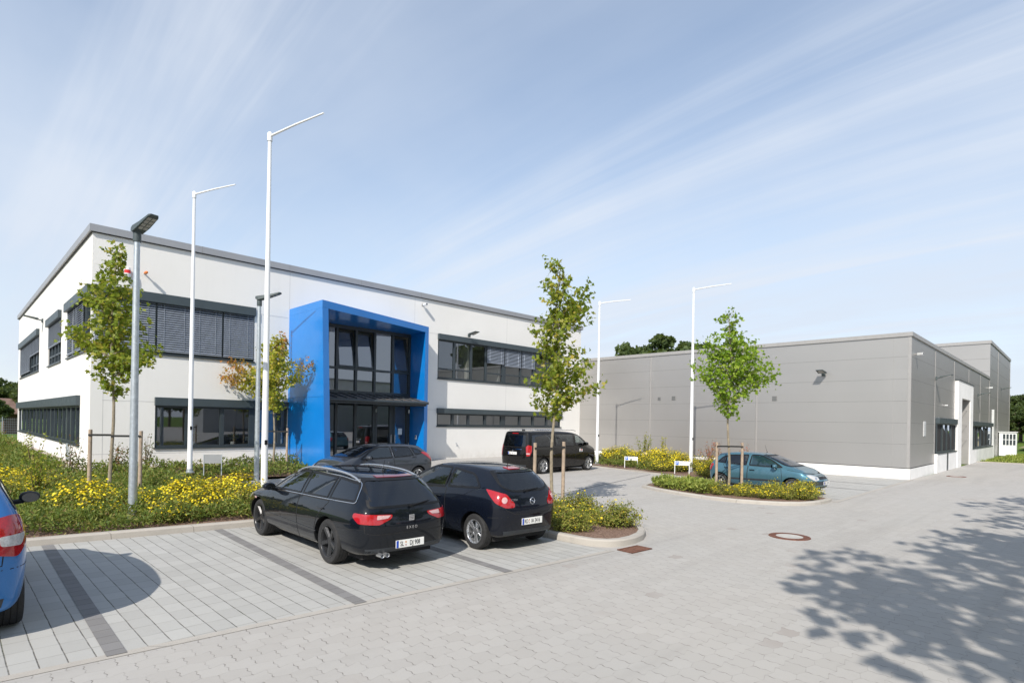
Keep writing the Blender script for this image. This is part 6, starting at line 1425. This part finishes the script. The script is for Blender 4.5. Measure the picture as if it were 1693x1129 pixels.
for y in (.50, .41):
    m = MB(); m.lathe([(.026, -2.20), (.026, -2.32), (.032, -2.325), (.034, -2.20)], 18, 'x', (0, y, .262)); m.lathe([(.001, -2.26), (.026, -2.26)], 18, 'x', (0, y, .262)); m.build('exhaust_pipe', M_['alloy'], r1, smooth=True)
q = c1_.at('B', 0, .78, .012); m = MB(); m.box(-.006, .004, -.048, .048, -.045, .045); bd = m.build('badge', M_['chrome'], r1, bevel=.004); bd.location = q
for z in (-.022, .0, .022): MB().box(-.0085, -.006, -.036, .036, z-.004, z+.004).build('badge_line', M_['dark'], bd)
tb = text_obj('model_lettering', 'E X E O', .060, r1, tuple(c1_.at('B', 0, .64, .006)), (pi/2, 0, -pi/2), M_['chrome'], .002)
q = c1_.at('L', 1.45, .72, .006); m = MB(); m.box(-.035, .035, -.006, .006, -.018, .018); o = m.build('side_repeater', M_['pink_lens'], r1, bevel=.005); o.location = q

r2, c2_ = build_car(CORSA, 'small black three door hatchback with silver wheels and plate RD IA 2416', (6.64, 7.84, .004), rad(87.4), (.92, .84, .89), 'p_black2')
wiper(c2_, r2, (.10, 1.035), (-.25, 1.06)); antenna(r2, -1.25, 1.44, .22); plate(c2_, 'B', (0, .52), ('RD', 'IA 2416'), r2)
q = c2_.at('B', 0, .86, .010); m = MB(); m.tube([(0, .055*cos(2*pi*i/24), .055*sin(2*pi*i/24)) for i in range(25)], .008, 6, cap=False); m.tube([(0, .075, 0), (-.003, -.005, .012), (-.003, .005, -.012), (0, -.075, 0)], .006, 5); bd = m.build('badge', M_['chrome'], r2, smooth=True); bd.location = q
text_obj('model_lettering', 'CORSA', .05, r2, tuple(c2_.at('B', .42, .90, .008)), (pi/2, 0, -pi/2), M_['chrome'], .002)
text_obj('model_lettering', '1.4', .045, r2, tuple(c2_.at('B', -.42, .90, .008)), (pi/2, 0, -pi/2), M_['chrome'], .002)

r3, c3_ = build_car(LEON, 'dark grey hatchback parked across in front of the blue entrance frame', (9.34, 15.32, .004), rad(183.8), (.90, .86, .88), 'p_grey')
r4, c4_ = build_car(VAN, 'black van with tinted rear windows parked by the white front wall', (17.99, 15.62, .004), rad(1.8), (.925, .86, .89), 'p_van', name='parked_van', cat='van')
plate(c4_, 'B', (0, .90), ('RD', 'ML 112'), r4); wiper(c4_, r4, (0, 1.14), (.35, 1.20))
q = c4_.at('B', 0, .99, .010); m = MB(); m.tube([(0, .04*cos(2*pi*i/18), .04*sin(2*pi*i/18)) for i in range(19)], .005, 5, cap=False)
for a in (90, 210, 330): m.tube([(0, 0, 0), (0, .04*cos(rad(a)), .04*sin(rad(a)))], .004, 5)
bd = m.build('badge', M_['chrome'], r4); bd.location = q
for sg in (1, -1):
    m = MB(); m.tube([(.8, sg*.72, 1.87), (.6, sg*.73, 1.91), (-1.9, sg*.73, 1.905), (-2.1, sg*.72, 1.87)], .016, 8); m.build('roof_rail', M_['alloy'], r4, smooth=True)
q = c4_.at('R', .95, .95, .006); lg = empty('door_emblem', tuple(q)); lg.parent = r4
m = MB(); m.box(-.10, -.06, -.004, .004, -.10, .10); m.box(-.06, -.03, -.004, .004, .02, .10); m.box(.00, .03, -.004, .004, -.08, .08); m.box(.03, .12, -.004, .004, -.08, -.04); m.box(.09, .12, -.004, .004, -.04, .08); em = m.build('emblem', M_['signwhite'], r4); em.location = q
m = MB(); m.lathe([(.001, -.006), (.035, -.006)], 14, 'y', (.05, 0, .05)); rd = m.build('emblem_dot', M_['redplastic'], em); bpy.data.objects.remove(lg)
m = MB(); m.box(-2.0, -1.9, -.06, .06, 1.88, 1.93); m.build('roof_aerial', M_['dark'], r4, bevel=.01)

r5, c5_ = build_car(CLIO, 'small teal five door hatchback parked with its nose to the lane', (18.14, 7.03, .004), rad(-91.4), (.89, .87, .85), 'p_teal')
plate(c5_, 'F', (0, .46), ('RD', 'CL 20'), r5); antenna(r5, .10, 1.41, .25)
q = c5_.at('F', 0, .62, .012); m = MB(); m.tube([(0, .0, .05), (0, .03, 0), (0, 0, -.05), (0, -.03, 0), (0, 0, .05)], .006, 5); bd = m.build('badge', M_['chrome'], r5); bd.location = q
r6, c6_ = build_car(MERIVA, 'bright blue car at the left edge, only its rear corner and black mirror in view', (-.20, 8.45, .004), rad(90), (.94, .88, .97), 'p_blue')
wiper(c6_, r6, (0, 1.12), (-.4, 1.16)); plate(c6_, 'B', (0, .62), ('SL', 'KM 51'), r6)
r7, c7_ = build_car(dict(CLIO), 'white car at the far left edge, only its nose in view beyond the shrubs', (-.35, 27.2, .1), rad(-95+40), (1.0, 1.0, 1.0), 'p_white')
